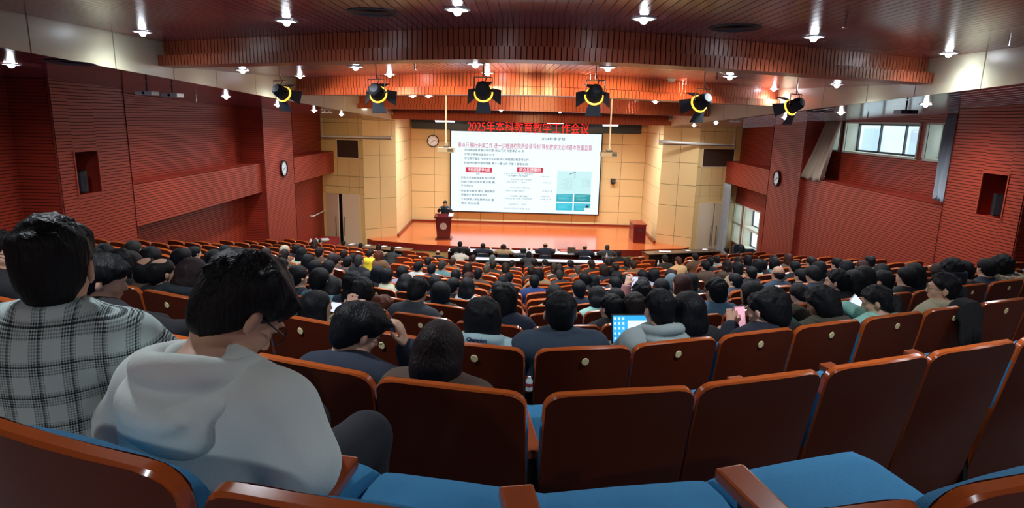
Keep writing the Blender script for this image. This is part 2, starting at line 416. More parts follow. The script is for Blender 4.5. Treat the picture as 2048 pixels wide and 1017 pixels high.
panel_wall('wall_left_front', CORN_L[0], CORN_L[1], -6.2, ZT, 2, [-6.2, -5.1, -3.55-.15, -2.75, -1.75, -.9, -.2, ZT])
panel_wall('wall_right_front', CORN_R[0], CORN_R[1], -6.2, ZT, 2, [-6.2, -5.1, -3.7, -2.75, -1.75, -.9, -.2, ZT])
# facet with the door and speaker opening
def facet(s):
    pa = Vector((XL2, 28.6, 0)) if s < 0 else Vector((XR2, 28.6, 0)); pb = Vector((-7.18, 28.0, 0)) if s < 0 else Vector((7.68, 28.0, 0))
    zd = -3.5
    w = panel_wall('wall_left_front' if s < 0 else 'wall_right_front', pa[:2], pb[:2], -6.2, ZT, [0, .1 if s < 0 else .14, .38, .66, .9, 1], [-6.2, -5.75, zd, -3.2, -2.72, -1.9, -1.1, -.35, ZT],
                   skip=[(.1 if s < 0 else .14, .9, -6.2, zd), (.38 if s < 0 else .14, .9 if s < 0 else .9, -1.9, -1.1)])
    d = pb-pa; L = d.length; u = d/L; ang = math.atan2(u.y, u.x) + (PI if s > 0 else 0)
    # local frame along the wall facing the room
    def at(t, z, out=0):
        n = Vector((u.y, -u.x, 0));
        if n.y > 0: n = -n
        return pa+u*(t*L)+n*out+Vector((0, 0, z))
    ta, tb_ = (.1, .9) if s < 0 else (.14, .9)
    # opening box with speakers
    o0, o1 = (.38, .9) if s < 0 else (.14, .9)
    pts = [at(o0, -1.9), at(o1, -1.9), at(o1, -1.1), at(o0, -1.1), at(o0, -1.9, -.6), at(o1, -1.9, -.6), at(o1, -1.1, -.6), at(o0, -1.1, -.6)]
    MB().add(pts, [(4,5,6,7), (0,4,7,3), (1,2,6,5), (0,1,5,4), (3,7,6,2)], REDD).build('speaker_niche', w)
    fr = MB()
    for a_, b_ in ((0, 1), (1, 2), (2, 3), (3, 0)):
        fr.tube(pts[a_], pts[b_], .025, DOORM, n=4)
    fr.build('niche_frame', w)
    c = at((o0+o1)/2, -1.88, -.3)
    sp = thing('loudspeaker', c, 'black loudspeaker inside the square opening above the %s door' % ('left' if s < 0 else 'right'), 'speaker')
    MB().box((0, 0, .33), (.26, .24, .6), BLACK).build('cabinet', sp, bevel=.015)
    MB().box((0, -.125, .33), (.22, .01, .54), DGREY).build('grille', sp)
    if s < 0:
        sp = thing('loudspeaker', at(.78, -1.88, -.25), 'small dark loudspeaker at the right edge of the left wall opening', 'speaker')
        MB().box((0, 0, .2), (.14, .14, .36), BLACK).build('cabinet', sp, bevel=.012); MB().box((0, -.075, .2), (.11, .01, .32), DGREY).build('grille', sp)
    # doors
    dr = struct(MB().add([at(ta, -6.15, -.03), at(tb_, -6.15, -.03), at(tb_, zd, -.03), at(ta, zd, -.03)], [(0,1,2,3)], BLACK if s < 0 else GAP).build('door_%d' % (1 if s < 0 else 2)))
    fr = MB()
    for a_, b_ in ((at(ta, -6.15), at(ta, zd)), (at(tb_, -6.15), at(tb_, zd)), (at(ta, zd), at(tb_, zd))): fr.tube(a_, b_, .05, WCREAM, n=4)
    fr.build('door_frame', dr)
    tm = (ta+tb_)/2; wl = (tb_-ta)/2*L-.02
    for k, t in enumerate((ta, tb_)):
        sgn = 1 if k == 0 else -1
        op = 0
        if s < 0: op = .32 if k == 0 else .12
        h = at(t, 0, .03); M = Matrix.Translation(h) @ Matrix.Rotation(math.atan2((u*sgn).y, (u*sgn).x) - sgn*op*(1), 4, 'Z')
        leaf = MB().box((wl/2, 0, (-6.12+zd)/2), (wl-.01, .05, zd+6.12-.03), DOORM, M).build('door_leaf', dr)
        hb = MB(); yo_ = -.09 if (M.to_3x3() @ Vector((0, -1, 0))).y < 0 else .09
        hb.tube((wl-.12, yo_, -5.45), (wl-.12, yo_, -4.55), .018, CHROME, M=M)
        for z in (-5.4, -4.6): hb.tube((wl-.12, 0, z), (wl-.12, yo_, z), .012, CHROME, n=6, M=M)
        hb.build('door_handle', leaf)
facet(-1); facet(1)
# baseboards
struct(MB().tube((-9.2, 28.55, -6.05), (-7.18, 27.97, -6.05), .09, STAGET, n=4).build('baseboard_left'))
struct(MB().tube((9.6, 28.55, -6.05), (7.68, 27.97, -6.05), .09, STAGET, n=4).build('baseboard_right'))

# ------------------------------------------------------------------ stage
edge = [(-7.18, 27.95), (-6.7, 27.75), (-5.3, 27.1)]
arc = [(XC+u*4.9, 26.75+.35*(u*u)) for u in [k/8-1 for k in range(17)]]
edge = [(-7.1, 28.02), (-6.75, 27.65), (-5.25, 27.3)] + arc + [(5.75, 27.3), (7.25, 27.65), (7.6, 28.02)]
poly = edge + [(6.25, 28.8), (6.35, 33.26), (-5.98, 33.26), (-5.88, 28.8)]
st = struct(MB().prism(poly, ZS-.28, ZS-.02, STAGET).build('stage'))
fl = MB()
ys = [26.7+.35*k for k in range(20)]
xlim = lambda y: 0
st['label'] = 'raised wooden stage'
MB().prism([(x, y) for x, y in poly], ZS-.02, ZS, STAGEF).build('stage_floor', st)
inn = [(x*.985+.004, y+.18) for x, y in edge]
MB().prism([(x, y) for x, y in inn]+[(7.5, 28.9), (-7.1, 28.9)], -6.2, ZS-.28, WCREAM).build('riser', st)
b = MB()
b.path([(-5.97, 33.22, ZS+.05), (6.33, 33.22, ZS+.05)], .06, STAGET, 4); b.path([(-5.82, 28.8, ZS+.05), (-5.93, 33.2, ZS+.05)], .06, STAGET, 4)
b.path([(6.19, 28.8, ZS+.05), (6.29, 33.2, ZS+.05)], .06, STAGET, 4)
struct(b.build('baseboard_stage'))
# ------------------------------------------------------------------ terraced floor
b = MB(); xs = [XL2-.5+k*.8 for k in range(26)]
fls = [(-4.0, -1.48)] + [(d+.55, -(h+CH)) for d, h in ROWS[:-1]]
lv = [(-4.0, -(ROWS[0][1]+CH))]
for k in range(1, len(ROWS)): lv.append((ROWS[k][0]-.5, -(ROWS[k][1]+CH)))
lv.append((22.6, ZF)); lv.append((34, ZF))
for k in range(len(lv)-1):
    d0, z = lv[k]; d1, z1 = lv[k+1]
    for xa, xb in zip(xs, xs[1:]):
        ya = lambda x, d=d0: d+(rc(x) if d > -3.9 and d < 22 else (rc(x)*.6 if d == 22.6 else 0)); yb = lambda x, d=d1: d+(rc(x) if d < 22 else (rc(x)*.6 if d == 22.6 else 0))
        b.add([(xa, ya(xa), z), (xb, ya(xb), z), (xb, yb(xb), z), (xa, yb(xa), z)], [(0,1,2,3)], FLOORM)
        b.add([(xa, yb(xa), z), (xb, yb(xb), z), (xb, yb(xb), z1), (xa, yb(xa), z1)], [(0,1,2,3)], FLOORM)
struct(b.build('floor'))

# ------------------------------------------------------------------ ceiling lamps
def cz(i, x, y):
    if i == 'S': return zsoff(y)
    b = BEAMS[i] if i < 4 else None
    if i == 4: return .3
    far, zf = bc(x, b[0], b[1])+.2, b[2]
    if i == 0: n0, zn = -4.0, .98
    else: pb = BEAMS[i-1]; n0, zn = bc(x, pb[0], pb[1])+.45, pb[4]+.02
    t = min(1.2, max(-.2, (y-n0)/(far-n0))); return zn+(zf-zn)*t
def hit(i, px, py):
    z = {0: 1.05, 1: .8, 2: .55, 3: .27, 4: .3, 'S': .4}[i]
    d = ray(px, py)
    if i == 'S': return d*(.945/(d.z+.0392*d.y))
    p = onZ(px, py, z)
    for _ in range(25): p = onZ(px, py, .5*z+.5*cz(i, p.x, p.y)); z = p.z
    return p
def spotlight(o, e, col, size=.09, angle=150, blend=.6, rot=(0, 0, 0), loc=(0, 0, -.06)):
    l = bpy.data.lights.new('lamp_light', 'SPOT'); l.energy = e; l.color = col; l.spot_size = math.radians(angle); l.spot_blend = blend; l.shadow_soft_size = size
    lo = bpy.data.objects.new('lamp_light', l); COL.objects.link(lo); lo.parent = o; lo.location = loc; lo.rotation_euler = rot; return lo
trim_me = MB().lathe([(.10, .0), (.135, 0), (.135, -.012), (.105, -.018), (.095, .0)], WHITE, 20).mesh('trim_ring', True)
lens_me = MB().lathe([(.0001, -.035), (.045, -.03), (.08, -.012), (.095, .0)], LENS, 20).mesh('lens', True)
bulb_me = MB().lathe([(.0001, -.07), (.03, -.06), (.042, -.035), (.03, -.01)], LENS, 12).mesh('bulb', True)
COOL = (.88, .95, 1.0)
LAMPS = {
 0: ([(285,62),(573,40),(915,17),(1288,35),(1628,72),(1898,105),(1975,-3)], P_NEAR, 'downlight in the nearest dark red ceiling', 1.0),
 1: ([(485,139),(600,151),(711,132),(779,148),(951,126),(975,145),(1216,133),(1181,152),(1460,151),(1369,165),(1674,168),(1548,177)], P_DOWN, 'downlight in the ceiling between the first and second beams', 1.0),
 2: ([(678,192.5),(731,193.5),(825,191),(857,191),(995,193),(1134,198),(1153,197),(1269,202),(1311,203),(1459,213)], P_DOWN, 'downlight in the ceiling behind the second beam', 1.0),
 3: ([(1002,219.5),(1120,223),(1347,232)], P_STAGE, 'small downlight in front of the last ceiling beam', .8),
 'S': ([(22,127),(452,193),(555,210),(628,221),(683,229),(1852,208),(1682,225),(1570,235),(1432,246),(1388,251)], P_SIDE, 'downlight in the low side soffit', .9)}
ORD = ['first', 'second', 'third', 'fourth', 'fifth', 'sixth', 'seventh', 'eighth', 'ninth', 'tenth', 'eleventh', 'twelfth', 'thirteenth', 'fourteenth', 'fifteenth', 'sixteenth', 'seventeenth', 'eighteenth', 'nineteenth', 'twentieth',
       'twenty-first','twenty-second','twenty-third','twenty-fourth','twenty-fifth','twenty-sixth','twenty-seventh','twenty-eighth','twenty-ninth','thirtieth','thirty-first','thirty-second','thirty-third','thirty-fourth','thirty-fifth','thirty-sixth']
def downlight(p, e, label, sc, grp):
    t = thing('ceiling_light', p+Vector((0, 0, -.002)), label, 'light', grp)
    t.scale = (sc, sc, sc)
    ob('trim_ring', trim_me, t); ob('lens', lens_me, t); ob('bulb', bulb_me, t)
    if e: spotlight(t, e, COOL, .08, 158, 1.0)
for key, (pts, e, lab, sc) in LAMPS.items():
    srt = sorted(pts)
    for px, py in pts:
        p = hit(key, px, py)
        if key == 0 and py < 0: p = Vector((5.9, 7.0, cz(0, 5.9, 7.0)))
        side = ''
        if key == 'S':
            L_ = [q for q in srt if q[0] < 1000]; R_ = [q for q in srt if q[0] > 1000]
            k = L_.index((px, py)) if px < 1000 else R_[::-1].index((px, py))
            side = '%s, %s one counted from the camera' % ('left' if px < 1000 else 'right', ORD[k])
            l = 'white %s on the %s' % (lab, side)
        else: l = 'white round %s, %s from the left' % (lab, ORD[srt.index((px, py))])
        downlight(p, e*(.4 if key == 0 and abs(p.x-XC) > 5.2 else 1), l, sc, 'ceiling lights')
# unseen fill lamps, added overhead and behind the camera to keep the foreground lit
for k, x in enumerate((-5.2, -1.8, 1.8, 5.4)):
    downlight(Vector((x, 2.6, cz(0, x, 2.6))), P_NEAR*.9, 'added fill downlight overhead near the back rows, out of view, %s from the left' % ORD[k], 1.0, 'ceiling lights')
for k, x in enumerate((-5.2, -1.8, 1.8, 5.4)):  # second added row, fill light from behind the camera
    downlight(Vector((x, -1.3, cz(0, x, -1.3))), P_NEAR*.9, 'added fill downlight over the back aisle, out of view, %s from the left' % ORD[k], 1.0, 'ceiling lights')
# lamps above the stage, hidden from here by the last beam
for k, x in enumerate((-4.2, -2.1, .2, 2.5, 4.6)):
    downlight(Vector((x, 29.3, .298)), P_STAGE*1.6, 'white round downlight over the stage behind the last beam, %s from the left' % ORD[k], 1.0, 'ceiling lights')
# strip lights just under the last beam
for k, (xa, xb, y) in enumerate(((870, 910, 243), (983, 1012, 242), (1093, 1127, 246), (1205, 1237, 251))):
    Y = 30.5; a = onY(xa, y, Y); b_ = onY(xb, y, Y); m_ = (a+b_)/2; L = (b_-a).length
    t = thing('strip_light', m_, 'white strip light over the stage in front of the red lettering, %s from the left' % ORD[k], 'light', 'stage strip lights')
    MB().box((0, 0, .05), (L, .16, .06), WHITE).build('housing', t); MB().tube((-L/2+.02, 0, 0), (L/2-.02, 0, 0), .03, TUBE).build('tube', t)
    MB().tube((0, 0, .08), (0, 0, .3-m_.z), .012, WHITE, n=6).build('rod', t)

# round air vents
def vent(p, r, label, tilt=0):
    t = thing('ceiling_vent', p, label, 'vent', 'round ceiling vents')
    MB().lathe([(r*.88, -.005), (r, -.012), (r+.02, -.004), (r+.02, .0)], DGREY, 32).build('rim', t, smooth=True)
    MB().lathe([(r*.88, -.005), (r*.86, .0), (.0001, .0)], STEEL, 32).build('grille', t)
    b = MB()
    for k in range(1, 6): b.lathe([(r*.86*k/6, -.001), (r*.86*k/6+.012, -.006)], DGREY, 28)
    b.build('louvre', t); t.rotation_euler[0] = tilt
vent(hit(0, 745, 24)+Vector((0, 0, -.004)), .26, 'round dark vent in the near ceiling left of the middle lamps')
vent(hit(0, 1471, 55)+Vector((0, 0, -.004)), .28, 'round dark vent in the near ceiling right of the middle lamps')
vent(hit(1, 882, 149)+Vector((0, 0, -.004)), .28, 'round vent between the first two beams, left one')
vent(hit(1, 1255, 160)+Vector((0, 0, -.004)), .28, 'round vent between the first two beams, right one')
vent(hit('S', 140, 124)+Vector((0, 0, -.01)), .28, 'round dark vent in the left side soffit', -.039)
vent(hit('S', 1640, 222)+Vector((0, 0, -.01)), .28, 'round dark vent in the right side soffit above the window', -.039)
# sprinklers
for k, (i, px, py) in enumerate(((0, 78, 38), (0, 1693, 36), (0, 2020, 76), (1, 830, 127), (1, 1434, 148), ('S', 392, 196), ('S', 546, 221), ('S', 1736, 229))):
    p = hit(i, px, py); t = thing('sprinkler', p, 'small metal sprinkler head in the ceiling, %s from the left' % ORD[[0, 5, 7, 3, 4, 1, 2, 6][k]], 'sprinkler', 'sprinklers')
    MB().tube((0, 0, 0), (0, 0, -.09), .012, CHROME, n=6).build('pipe', t)
    MB().tube((0, 0, -.09), (0, 0, -.1), .035, CHROME, n=10).build('deflector', t); MB().box((0, 0, -.05), (.07, .01, .01), CHROME).build('frame', t)

# ------------------------------------------------------------------ theatre spotlights
def par(px, py, Y, label, yaw, rodtop):
    c = onY(px, py, Y); t = thing('stage_spotlight', c, label, 'spotlight', 'stage spotlights')
    R = Matrix.Rotation(yaw, 4, 'Z') @ Matrix.Rotation(math.radians(-22), 4, 'X')   # local +Y points out of the lens
    L = R @ Matrix.Rotation(-PI/2, 4, 'X')
    MB().lathe([(.0001, -.17), (.07, -.165), (.105, -.12), (.115, -.05), (.12, .07), (.13, .08), (.13, .10)], SPOTB, 24, M=L).build('body', t, smooth=True)
    MB().lathe([(.125, .085), (.15, .09), (.155, .11), (.13, .115)], PARG, 24, M=L).build('gel_frame', t, smooth=True)
    MB().lathe([(.12, .10), (.0001, .115)], mat('spot_lens', (255, 240, 200), .3, emit=(255, 214, 140), estr=30), 24, M=L).build('lens', t)
    for a in range(4):
        Q = L @ Matrix.Rotation(a*PI/2, 4, 'Z') @ Matrix.Translation((0, .14, .11)) @ Matrix.Rotation(math.radians(-40), 4, 'X')
        MB().add([(-.09, 0, 0), (.09, 0, 0), (.13, 0, .2), (-.13, 0, .2), (-.09, .006, 0), (.09, .006, 0), (.13, .006, .2), (-.13, .006, .2)],
                 [(0,1,2,3), (4,7,6,5), (0,4,5,1), (1,5,6,2), (2,6,7,3), (3,7,4,0)], DGREY, Q).build('barn_door', t)
    b = MB(); a1 = Matrix.Rotation(yaw, 4, 'Z')
    q = [a1 @ Vector(v) for v in ((-.145, 0, 0), (-.145, 0, .2), (.145, 0, .2), (.145, 0, 0))]
    b.path([q[0], q[1], q[2], q[3]], .009, CHROME, 6); b.build('yoke', t)
    for s_ in (-1, 1): MB().tube(a1 @ Vector((s_*.11, 0, 0)), a1 @ Vector((s_*.17, 0, 0)), .022, BLACK).build('knob', t)
    MB().tube((0, 0, .2), (0, 0, rodtop-c.z), .012, CHROME, n=6).build('rod', t)
    cb = MB().path([(0, 0, .3), (.02, 0, .24), (.05, .0, .2), (.03, -.1, .1), (0, -.12, .04)], .007, BLACK, 5); cb.build('cable', t)
    e = Matrix(R).to_euler(); l = spotlight(t, P_PAR, (1.0, .66, .32), .05, 72, .35, (e.x+PI/2, 0, yaw), R @ Vector((0, .15, 0)))
for k, (px, py, Y, yaw) in enumerate(((561, 184, 12.0, -.25), (753, 184, 10.9, -.1), (966, 181, 10.2, -.03), (1190, 187, 10.2, .03), (1405, 203, 10.9, .35), (1590, 211, 12.0, .5))):
    par(px, py, Y, 'black stage spotlight with barn doors hanging below the ceiling, %s from the left' % ORD[k], yaw, .80)

# ------------------------------------------------------------------ hanging projectors
def projector(px, py, Y, label, w=.46, top=.62, pw=.045):
    c = onY(px, py, Y); t = thing('projector', c, label, 'projector')
    MB().box((0, 0, 0), (w, .34, .13), mat('projector_case', (168, 164, 156), .4)).build('case', t, bevel=.015)
    MB().tube((-w*.25, .18, 0), (-w*.25, .2, 0), .05, BLACK, n=14).build('lens', t)
    MB().box((.0, 0, .09), (.16, .16, .04), DGREY).build('mount_plate', t)
    MB().box((.0, 0, .14), (.08, .08, .08), CHROME).build('mount_block', t)
    MB().tube((0, 0, .15), (0, 0, top-c.z), pw/2, WHITE).build('pole', t)
    MB().box((w*.28, -.172, 0), (w*.3, .006, .08), DGREY).build('vent_grille', t)
projector(892, 300, 17.5, 'grey projector hanging on a white pole left of the big screen')
projector(1218, 309, 17.5, 'grey projector hanging on a white pole right of the big screen')
for px, py, lab in ((292, 168, 'small flat projector under the left soffit, nearer one'), (343, 173, 'small flat projector under the left soffit, farther one'), (1815, 206, 'dark projector hanging from the right soffit')):
    p = hit('S', px, py-6); p.z -= .03; t = thing('projector', p+Vector((0, 0, -.18)), lab, 'projector')
    MB().box((0, 0, 0), (.3, .24, .07), DGREY if px > 1000 else WHITE).build('case', t, bevel=.01); MB().tube((0, 0, .03), (0, 0, .2), .015, DGREY).build('pole', t)
    MB().tube((0, -.12, 0), (0, -.13, 0), .025, BLACK).build('lens', t)
for px, py, lab in ((654, 224, 'white wireless access point under the left soffit near the stage'), (1470, 242, 'white wireless access point under the right soffit near the stage')):
    p = hit('S', px, py-2); t = thing('ceiling_device', p+Vector((0, 0, -.05)), lab, 'device')
    MB().box((0, 0, 0), (.3, .2, .05), WHITE).build('case', t, bevel=.01); MB().box((-.08, 0, .04), (.04, .04, .05), WHITE).build('bracket', t); MB().box((.08, 0, .04), (.04, .04, .05), WHITE).build('bracket', t)
t = thing('smoke_detector', hit(1, 1343, 158), 'round cream detector on the ceiling near the orange beam end', 'detector')
MB().lathe([(.07, 0), (.065, -.04), (.04, -.06), (.0001, -.065)], WHITE, 16).build('housing', t, smooth=True); MB().lathe([(.09, 0), (.085, -.012), (.0001, -.012)], WHITE, 16).build('base', t)
for px, lab in ((545, 'first'), (565, 'second')):
    t = thing('smoke_detector', hit(1, px, 157), 'round cream detector by the left fascia, %s from the left' % lab, 'detector')
    MB().lathe([(.09, 0), (.085, -.06), (.05, -.1), (.0001, -.105)], WHITE, 16).build('housing', t, smooth=True); MB().lathe([(.11, 0), (.1, -.012), (.0001, -.012)], WHITE, 16).build('base', t)
# projection screen cases
for (a, Ya, b_, Yb, lab) in (((645, 273), 28.1, (783, 275), 27.6, 'white roll-up projection screen case on the left stage wall'), ((1318, 283), 27.6, (1467, 292), 28.1, 'white roll-up projection screen case on the right stage wall')):
    p = onY(*a, Ya); q = onY(*b_, Yb); t = thing('projection_screen', (p+q)/2, lab, 'screen'); o = (p+q)/2; p = p-o; q = q-o
    MB().tube(p, q, .06, WHITE, n=14).build('case', t, smooth=True)
    for e in (p, q):
        MB().box(e, (.04, .14, .16), WHITE).build('end_cap', t)
        MB().tube(e, (e.x, e.y, zsoff(28)-o.z), .012, WHITE, n=5).build('cord', t)
    MB().box((p+q)/2+Vector((0, 0, -.06)), ((q-p).length*.96, .03, .03), DGREY).build('slot', t)
# clocks
def clock(c, n, r, label, hrs):
    n = Vector(n).normalized(); Q = n.to_track_quat('Z', 'Y').to_matrix().to_4x4()
    t = thing('wall_clock', c, label, 'clock')
    MB().lathe([(r, 0), (r, .04), (r*.95, .055), (r*.86, .045), (r*.86, .02)], BLACK, 40, M=Q).build('rim', t, smooth=True)
    MB().lathe([(r*.87, .02), (.0001, .02)], mat('clock_face', (245, 250, 255), .4), 40, M=Q).build('face', t)
    tk = MB()
    for k in range(12):
        M = Q @ Matrix.Rotation(k*PI/6, 4, 'Z'); tk.box((0, r*.74, .025), (.012 if k % 3 else .022, r*.12, .006), BLACK, M)
    tk.build('hour_mark', t)
    for ang, ln, w in ((hrs[0], .45, .02), (hrs[1], .68, .014)):
        M = Q @ Matrix.Rotation(-ang, 4, 'Z'); MB().box((0, r*ln/2, .032), (w, r*ln, .004), BLACK, M).build('hand', t)
clock(onX(567, 337, XL+.03), (1, 0, 0), .29, 'round white clock with dark rim on the left red pillar', (1.3, 4.2))
clock(onX(1554, 357, XR-.03), (-1, 0, 0), .28, 'round white clock with dark rim on the right red pillar', (1.3, 4.2))
clock(onY(866, 282, 33.22), (0, -1, 0), .31, 'round white clock with dark rim on the yellow stage wall', (1.25, 3.9))
# wall mounted camera box right of screen
t = thing('wall_speaker', onY(1226, 365, 33.1), 'small black speaker fixed to the yellow wall right of the big screen', 'speaker')
MB().box((0, 0, .06), (.24, .2, .26), BLACK).build('case', t, bevel=.02); MB().box((0, .1, -.08), (.1, .12, .08), STEEL).build('bracket', t); MB().tube((0, -.1, .08), (0, -.115, .08), .08, DGREY, n=14).build('lens', t)

# ------------------------------------------------------------------ LED banner and big screen
def plane_xy(b, x0, x1, z0, z1, y, m): b.add([(x0, y, z0), (x1, y, z0), (x1, y, z1), (x0, y, z1)], [(0,1,2,3)], m)
LEDW = mat('screen_white', (4, 4, 4), .6, emit=(226, 243, 250), estr=E_LED*1.05)
def em(name, c, k=1.0):
    m = mat(name, (4, 4, 4), .6, emit=c, estr=k*E_LED); return m
def text(s, x, z, h, m, parent, name='lettering', y=-.0, width=None, bold=0, sx=1.0):
    cu = bpy.data.curves.new(name, 'FONT'); cu.body = s; cu.size = h*1.25; cu.offset = bold; cu.extrude = .002; cu.align_x = 'LEFT'; cu.align_y = 'BOTTOM_BASELINE'
    o = bpy.data.objects.new(name, cu); COL.objects.link(o)
    bpy.context.view_layer.update()
    dg = bpy.context.evaluated_depsgraph_get(); me = bpy.data.meshes.new_from_object(o.evaluated_get(dg))
    bpy.data.objects.remove(o); me.materials.clear(); me.materials.append(m)
    xs_ = [v.co.x for v in me.vertices]
    if not xs_: return None
    w0 = max(xs_)-min(xs_); k = (width/w0) if width else sx
    x0 = min(xs_)
    for v in me.vertices: v.co = Vector(((v.co.x-x0)*k, -v.co.z, v.co.y))
    t_ = ob(name, me, parent, (x, y, z)); return t_
YB = 33.0
ban = thing('led_banner', (0, YB, 0), 'long black LED banner with red lettering above the big screen', 'banner')
MB().box((.06, .1, -.39), (11.9, .2, .48), mat('banner_black', (26, 32, 40), .35)).build('panel', ban)
p0 = onY(935, 260, YB); p1 = onY(1178, 262, YB)
text('2025年本科教育教学工作会议', p0.x, -.66, .50, em('led_red', (255, 40, 30), 1.3), ban, width=p1.x-p0.x, y=-.015, bold=0)
sl, sr, stp, sb = -3.83, 3.98, -.695, -4.88
scr = thing('led_screen', (0, YB, 0), 'huge lit LED screen showing a white slide with small text', 'screen')
MB().box(((sl+sr)/2, .1, (stp+sb)/2), (sr-sl+.12, .2, stp-sb+.12), BLACK).build('frame', scr)
b = MB(); plane_xy(b, sl, sr, sb, stp, -.005, LEDW); b.build('display', scr)
def sxz(u, v): return sl+(u-36)/(1520-36)*(sr-sl), stp-(v-170-(u-36)*.0)/(975-170)*(stp-sb)   # u,v in the zoomed crop of the slide
def stxt(s, u0, u1, v0, v1, m, sk=.021):
    vm = (u0+u1)/2; dv = -(vm-36)*.024
    x0, z1 = sxz(u0, v0+dv); x1, z0 = sxz(u1, v1+dv)
    return text(s, x0, z0, z1-z0, m, scr, 'slide_text', y=-.012, width=x1-x0, bold=.001)
tk, tr_, tg = em('slide_dark', (56, 84, 92), .9), em('slide_pink', (196, 70, 110), .9), em('slide_grey', (150, 165, 170), 1)
stxt('2024秋季学期', 930, 1160, 235, 262, tk)
stxt('重点开展听评课工作 进一步推进校院两级督导制 强化教学规范和基本质量监督', 105, 1430, 298, 345, tr_)
stxt('校院两级督导累计听评课 1460 门次 文营事达 60 多', 170, 760, 352, 375, tk)
stxt('实践 长期教检查指导工作', 170, 465, 394, 414, tk)
stxt('参与教学鉴定 本科教学实验楼 核心课程建设检查等工作', 168, 810, 438, 460, tk)
stxt('校级本科教学督导换届 第十一届16名 较第十届增加5名', 168, 805, 482, 504, tk)
RB = em('slide_red', (205, 30, 70), .9)
for (u0, u1, s_) in ((183, 446, '本科课程教学大纲'), (695, 955, '综合反馈案例')):
    b = MB(); x0, z1 = sxz(u0, 522-(u0-36)*.024+8); x1, z0 = sxz(u1, 572-(u0-36)*.024+8); plane_xy(b, x0, x1, z0, z1, -.008, RB); b.build('slide_banner', scr)
    text(s_, x0+.12, z0+.06, (z1-z0)*.62, em('slide_whitetext', (255, 240, 245), 1), scr, 'slide_text', y=-.014, width=(x1-x0)*.82, bold=.002)
stxt('教风', 290, 322, 592, 606, tk)
for (s_, u0, u1, v) in (('听取本学期教授课程 部分专题', 138, 478, 628), ('内容方面 内容丰富认真 教', 138, 478, 670), ('学方法恰当', 138, 255, 706), ('听取青年教师 建议 课堂教学', 138, 478, 762), ('进度适中 教学效果良好', 138, 400, 800), ('个别课堂上学生教学互动 重', 138, 470, 848), ('难点 突出合理', 138, 322, 886)):
    stxt(s_, u0, u1, v, v+20, tk)
for k, v in enumerate((588, 610, 648, 674, 732, 762, 816, 842, 900, 944)):
    stxt(('听课反馈 意见建议 课堂秩序', '课程', '学院反馈 问题 改进措施', '作业批改 · · 良好', '毕业论文检查 选题 进度')[k % 5], 562+(k*37) % 80, 860-(k*53) % 90, v, v+14, tg)
for k, v in enumerate((620, 682, 766, 822, 850)): stxt('反馈 改进', 930+(k*31) % 40, 1020+(k*17) % 40, v, v+11, tg)
def rect(u0, u1, v0, v1, c, y=-.01, k=.95, nm='slide_picture'):
    b = MB(); dv = -(u0-36)*.0; x0, z1 = sxz(u0, v0-20); x1, z0 = sxz(u1, v1-20); plane_xy(b, x0, x1, z0, z1, y, em('slide_%d_%d_%d' % c, c, k)); return b.build(nm, scr)
rect(1098, 1440, 560, 790, (196, 236, 238))
for k in range(14):
    v = 640+k*9; stxt('—— · —', 1180-(k % 4)*18, 1262-(k % 3)*12, v, v+5, tk)
    if k < 9: stxt('— · ——', 1335+(k % 3)*10, 1428, v+12, v+17, tk)
b = MB(); x, z = sxz(1270, 560); b.box((x-.1, -.014, z), (.34, .004, .03), tk, rot=Matrix.Rotation(-.35, 3, 'Y')); b.box((x+.02, -.014, z-.12), (.02, .004, .3), tk); b.build('slide_picture', scr)
for (u0, u1, v0, v1, c) in ((1098, 1262, 792, 872, (40, 170, 190)), (1276, 1440, 792, 872, (20, 150, 160)), (1098, 1262, 886, 962, (20, 190, 215)), (1276, 1440, 886, 962, (20, 180, 205))):
    rect(u0, u1, v0, v1, c)
    for k in range(5): rect(u0+8+k*5, u1-20-(k*23) % 50, v0+10+k*12, v0+13+k*12, (120, 225, 230), -.013)
rect(1385, 1440, 930, 962, (235, 245, 245), -.014); rect(1395, 1425, 905, 932, (20, 50, 60), -.013)

# ------------------------------------------------------------------ windows: curtains
def curtain(name, X, y0, y1, zt, zb, yt0, yt1, m, label, lean=0):
    """folds hanging on a side wall; top spans y0..y1, bottom spans yt0..yt1"""
    b = MB(); n = 60; R_ = 14; vs = []
    for j in range(R_+1):
        v = j/R_; z = zt+(zb-zt)*v; a = y0+(yt0-y0)*v**1.3; c = y1+(yt1-y1)*v**1.3
        for i in range(n+1):
            u = i/n; amp = .05+.03*v; vs.append((X-lean*v-.06-amp*math.sin(u*PI*2*9+v*.8)-.03*math.sin(u*23+v*3), a+(c-a)*u, z+.03*math.sin(u*19)*v))
    fs = [(j*(n+1)+i, j*(n+1)+i+1, (j+1)*(n+1)+i+1, (j+1)*(n+1)+i) for j in range(R_) for i in range(n)]
    b.add(vs, fs, m); o = b.build(name, smooth=True); so = o.modifiers.new('t', 'SOLIDIFY'); so.thickness = .006
    return tag(o, label, 'curtain')
XC_ = XR2-.08
zt_ = .2
curtain('curtain', XC_, 19.45, 20.4, .16, onX(1620, 358, 9.0).z, onX(1642, 360, 9.0).y, onX(1598, 350, 9.0).y, CURT, 'taupe curtain gathered beside the first upper window, farther from the camera', .55)
curtain('curtain', XC_, onX(1933, 230, XC_).y, onX(1906, 230, XC_).y, .34, onX(1882, 400, 9.0).z, onX(1895, 402, 9.0).y, onX(1871, 395, 9.0).y, CURTG, 'grey curtain hanging over the nearest upper window', .55)
curtain('curtain', XC_-.5, 28.45, 27.6, -2.6, -5.9, 28.5, 27.7, CURTG, 'grey curtain hanging beside the low windows near the stage')

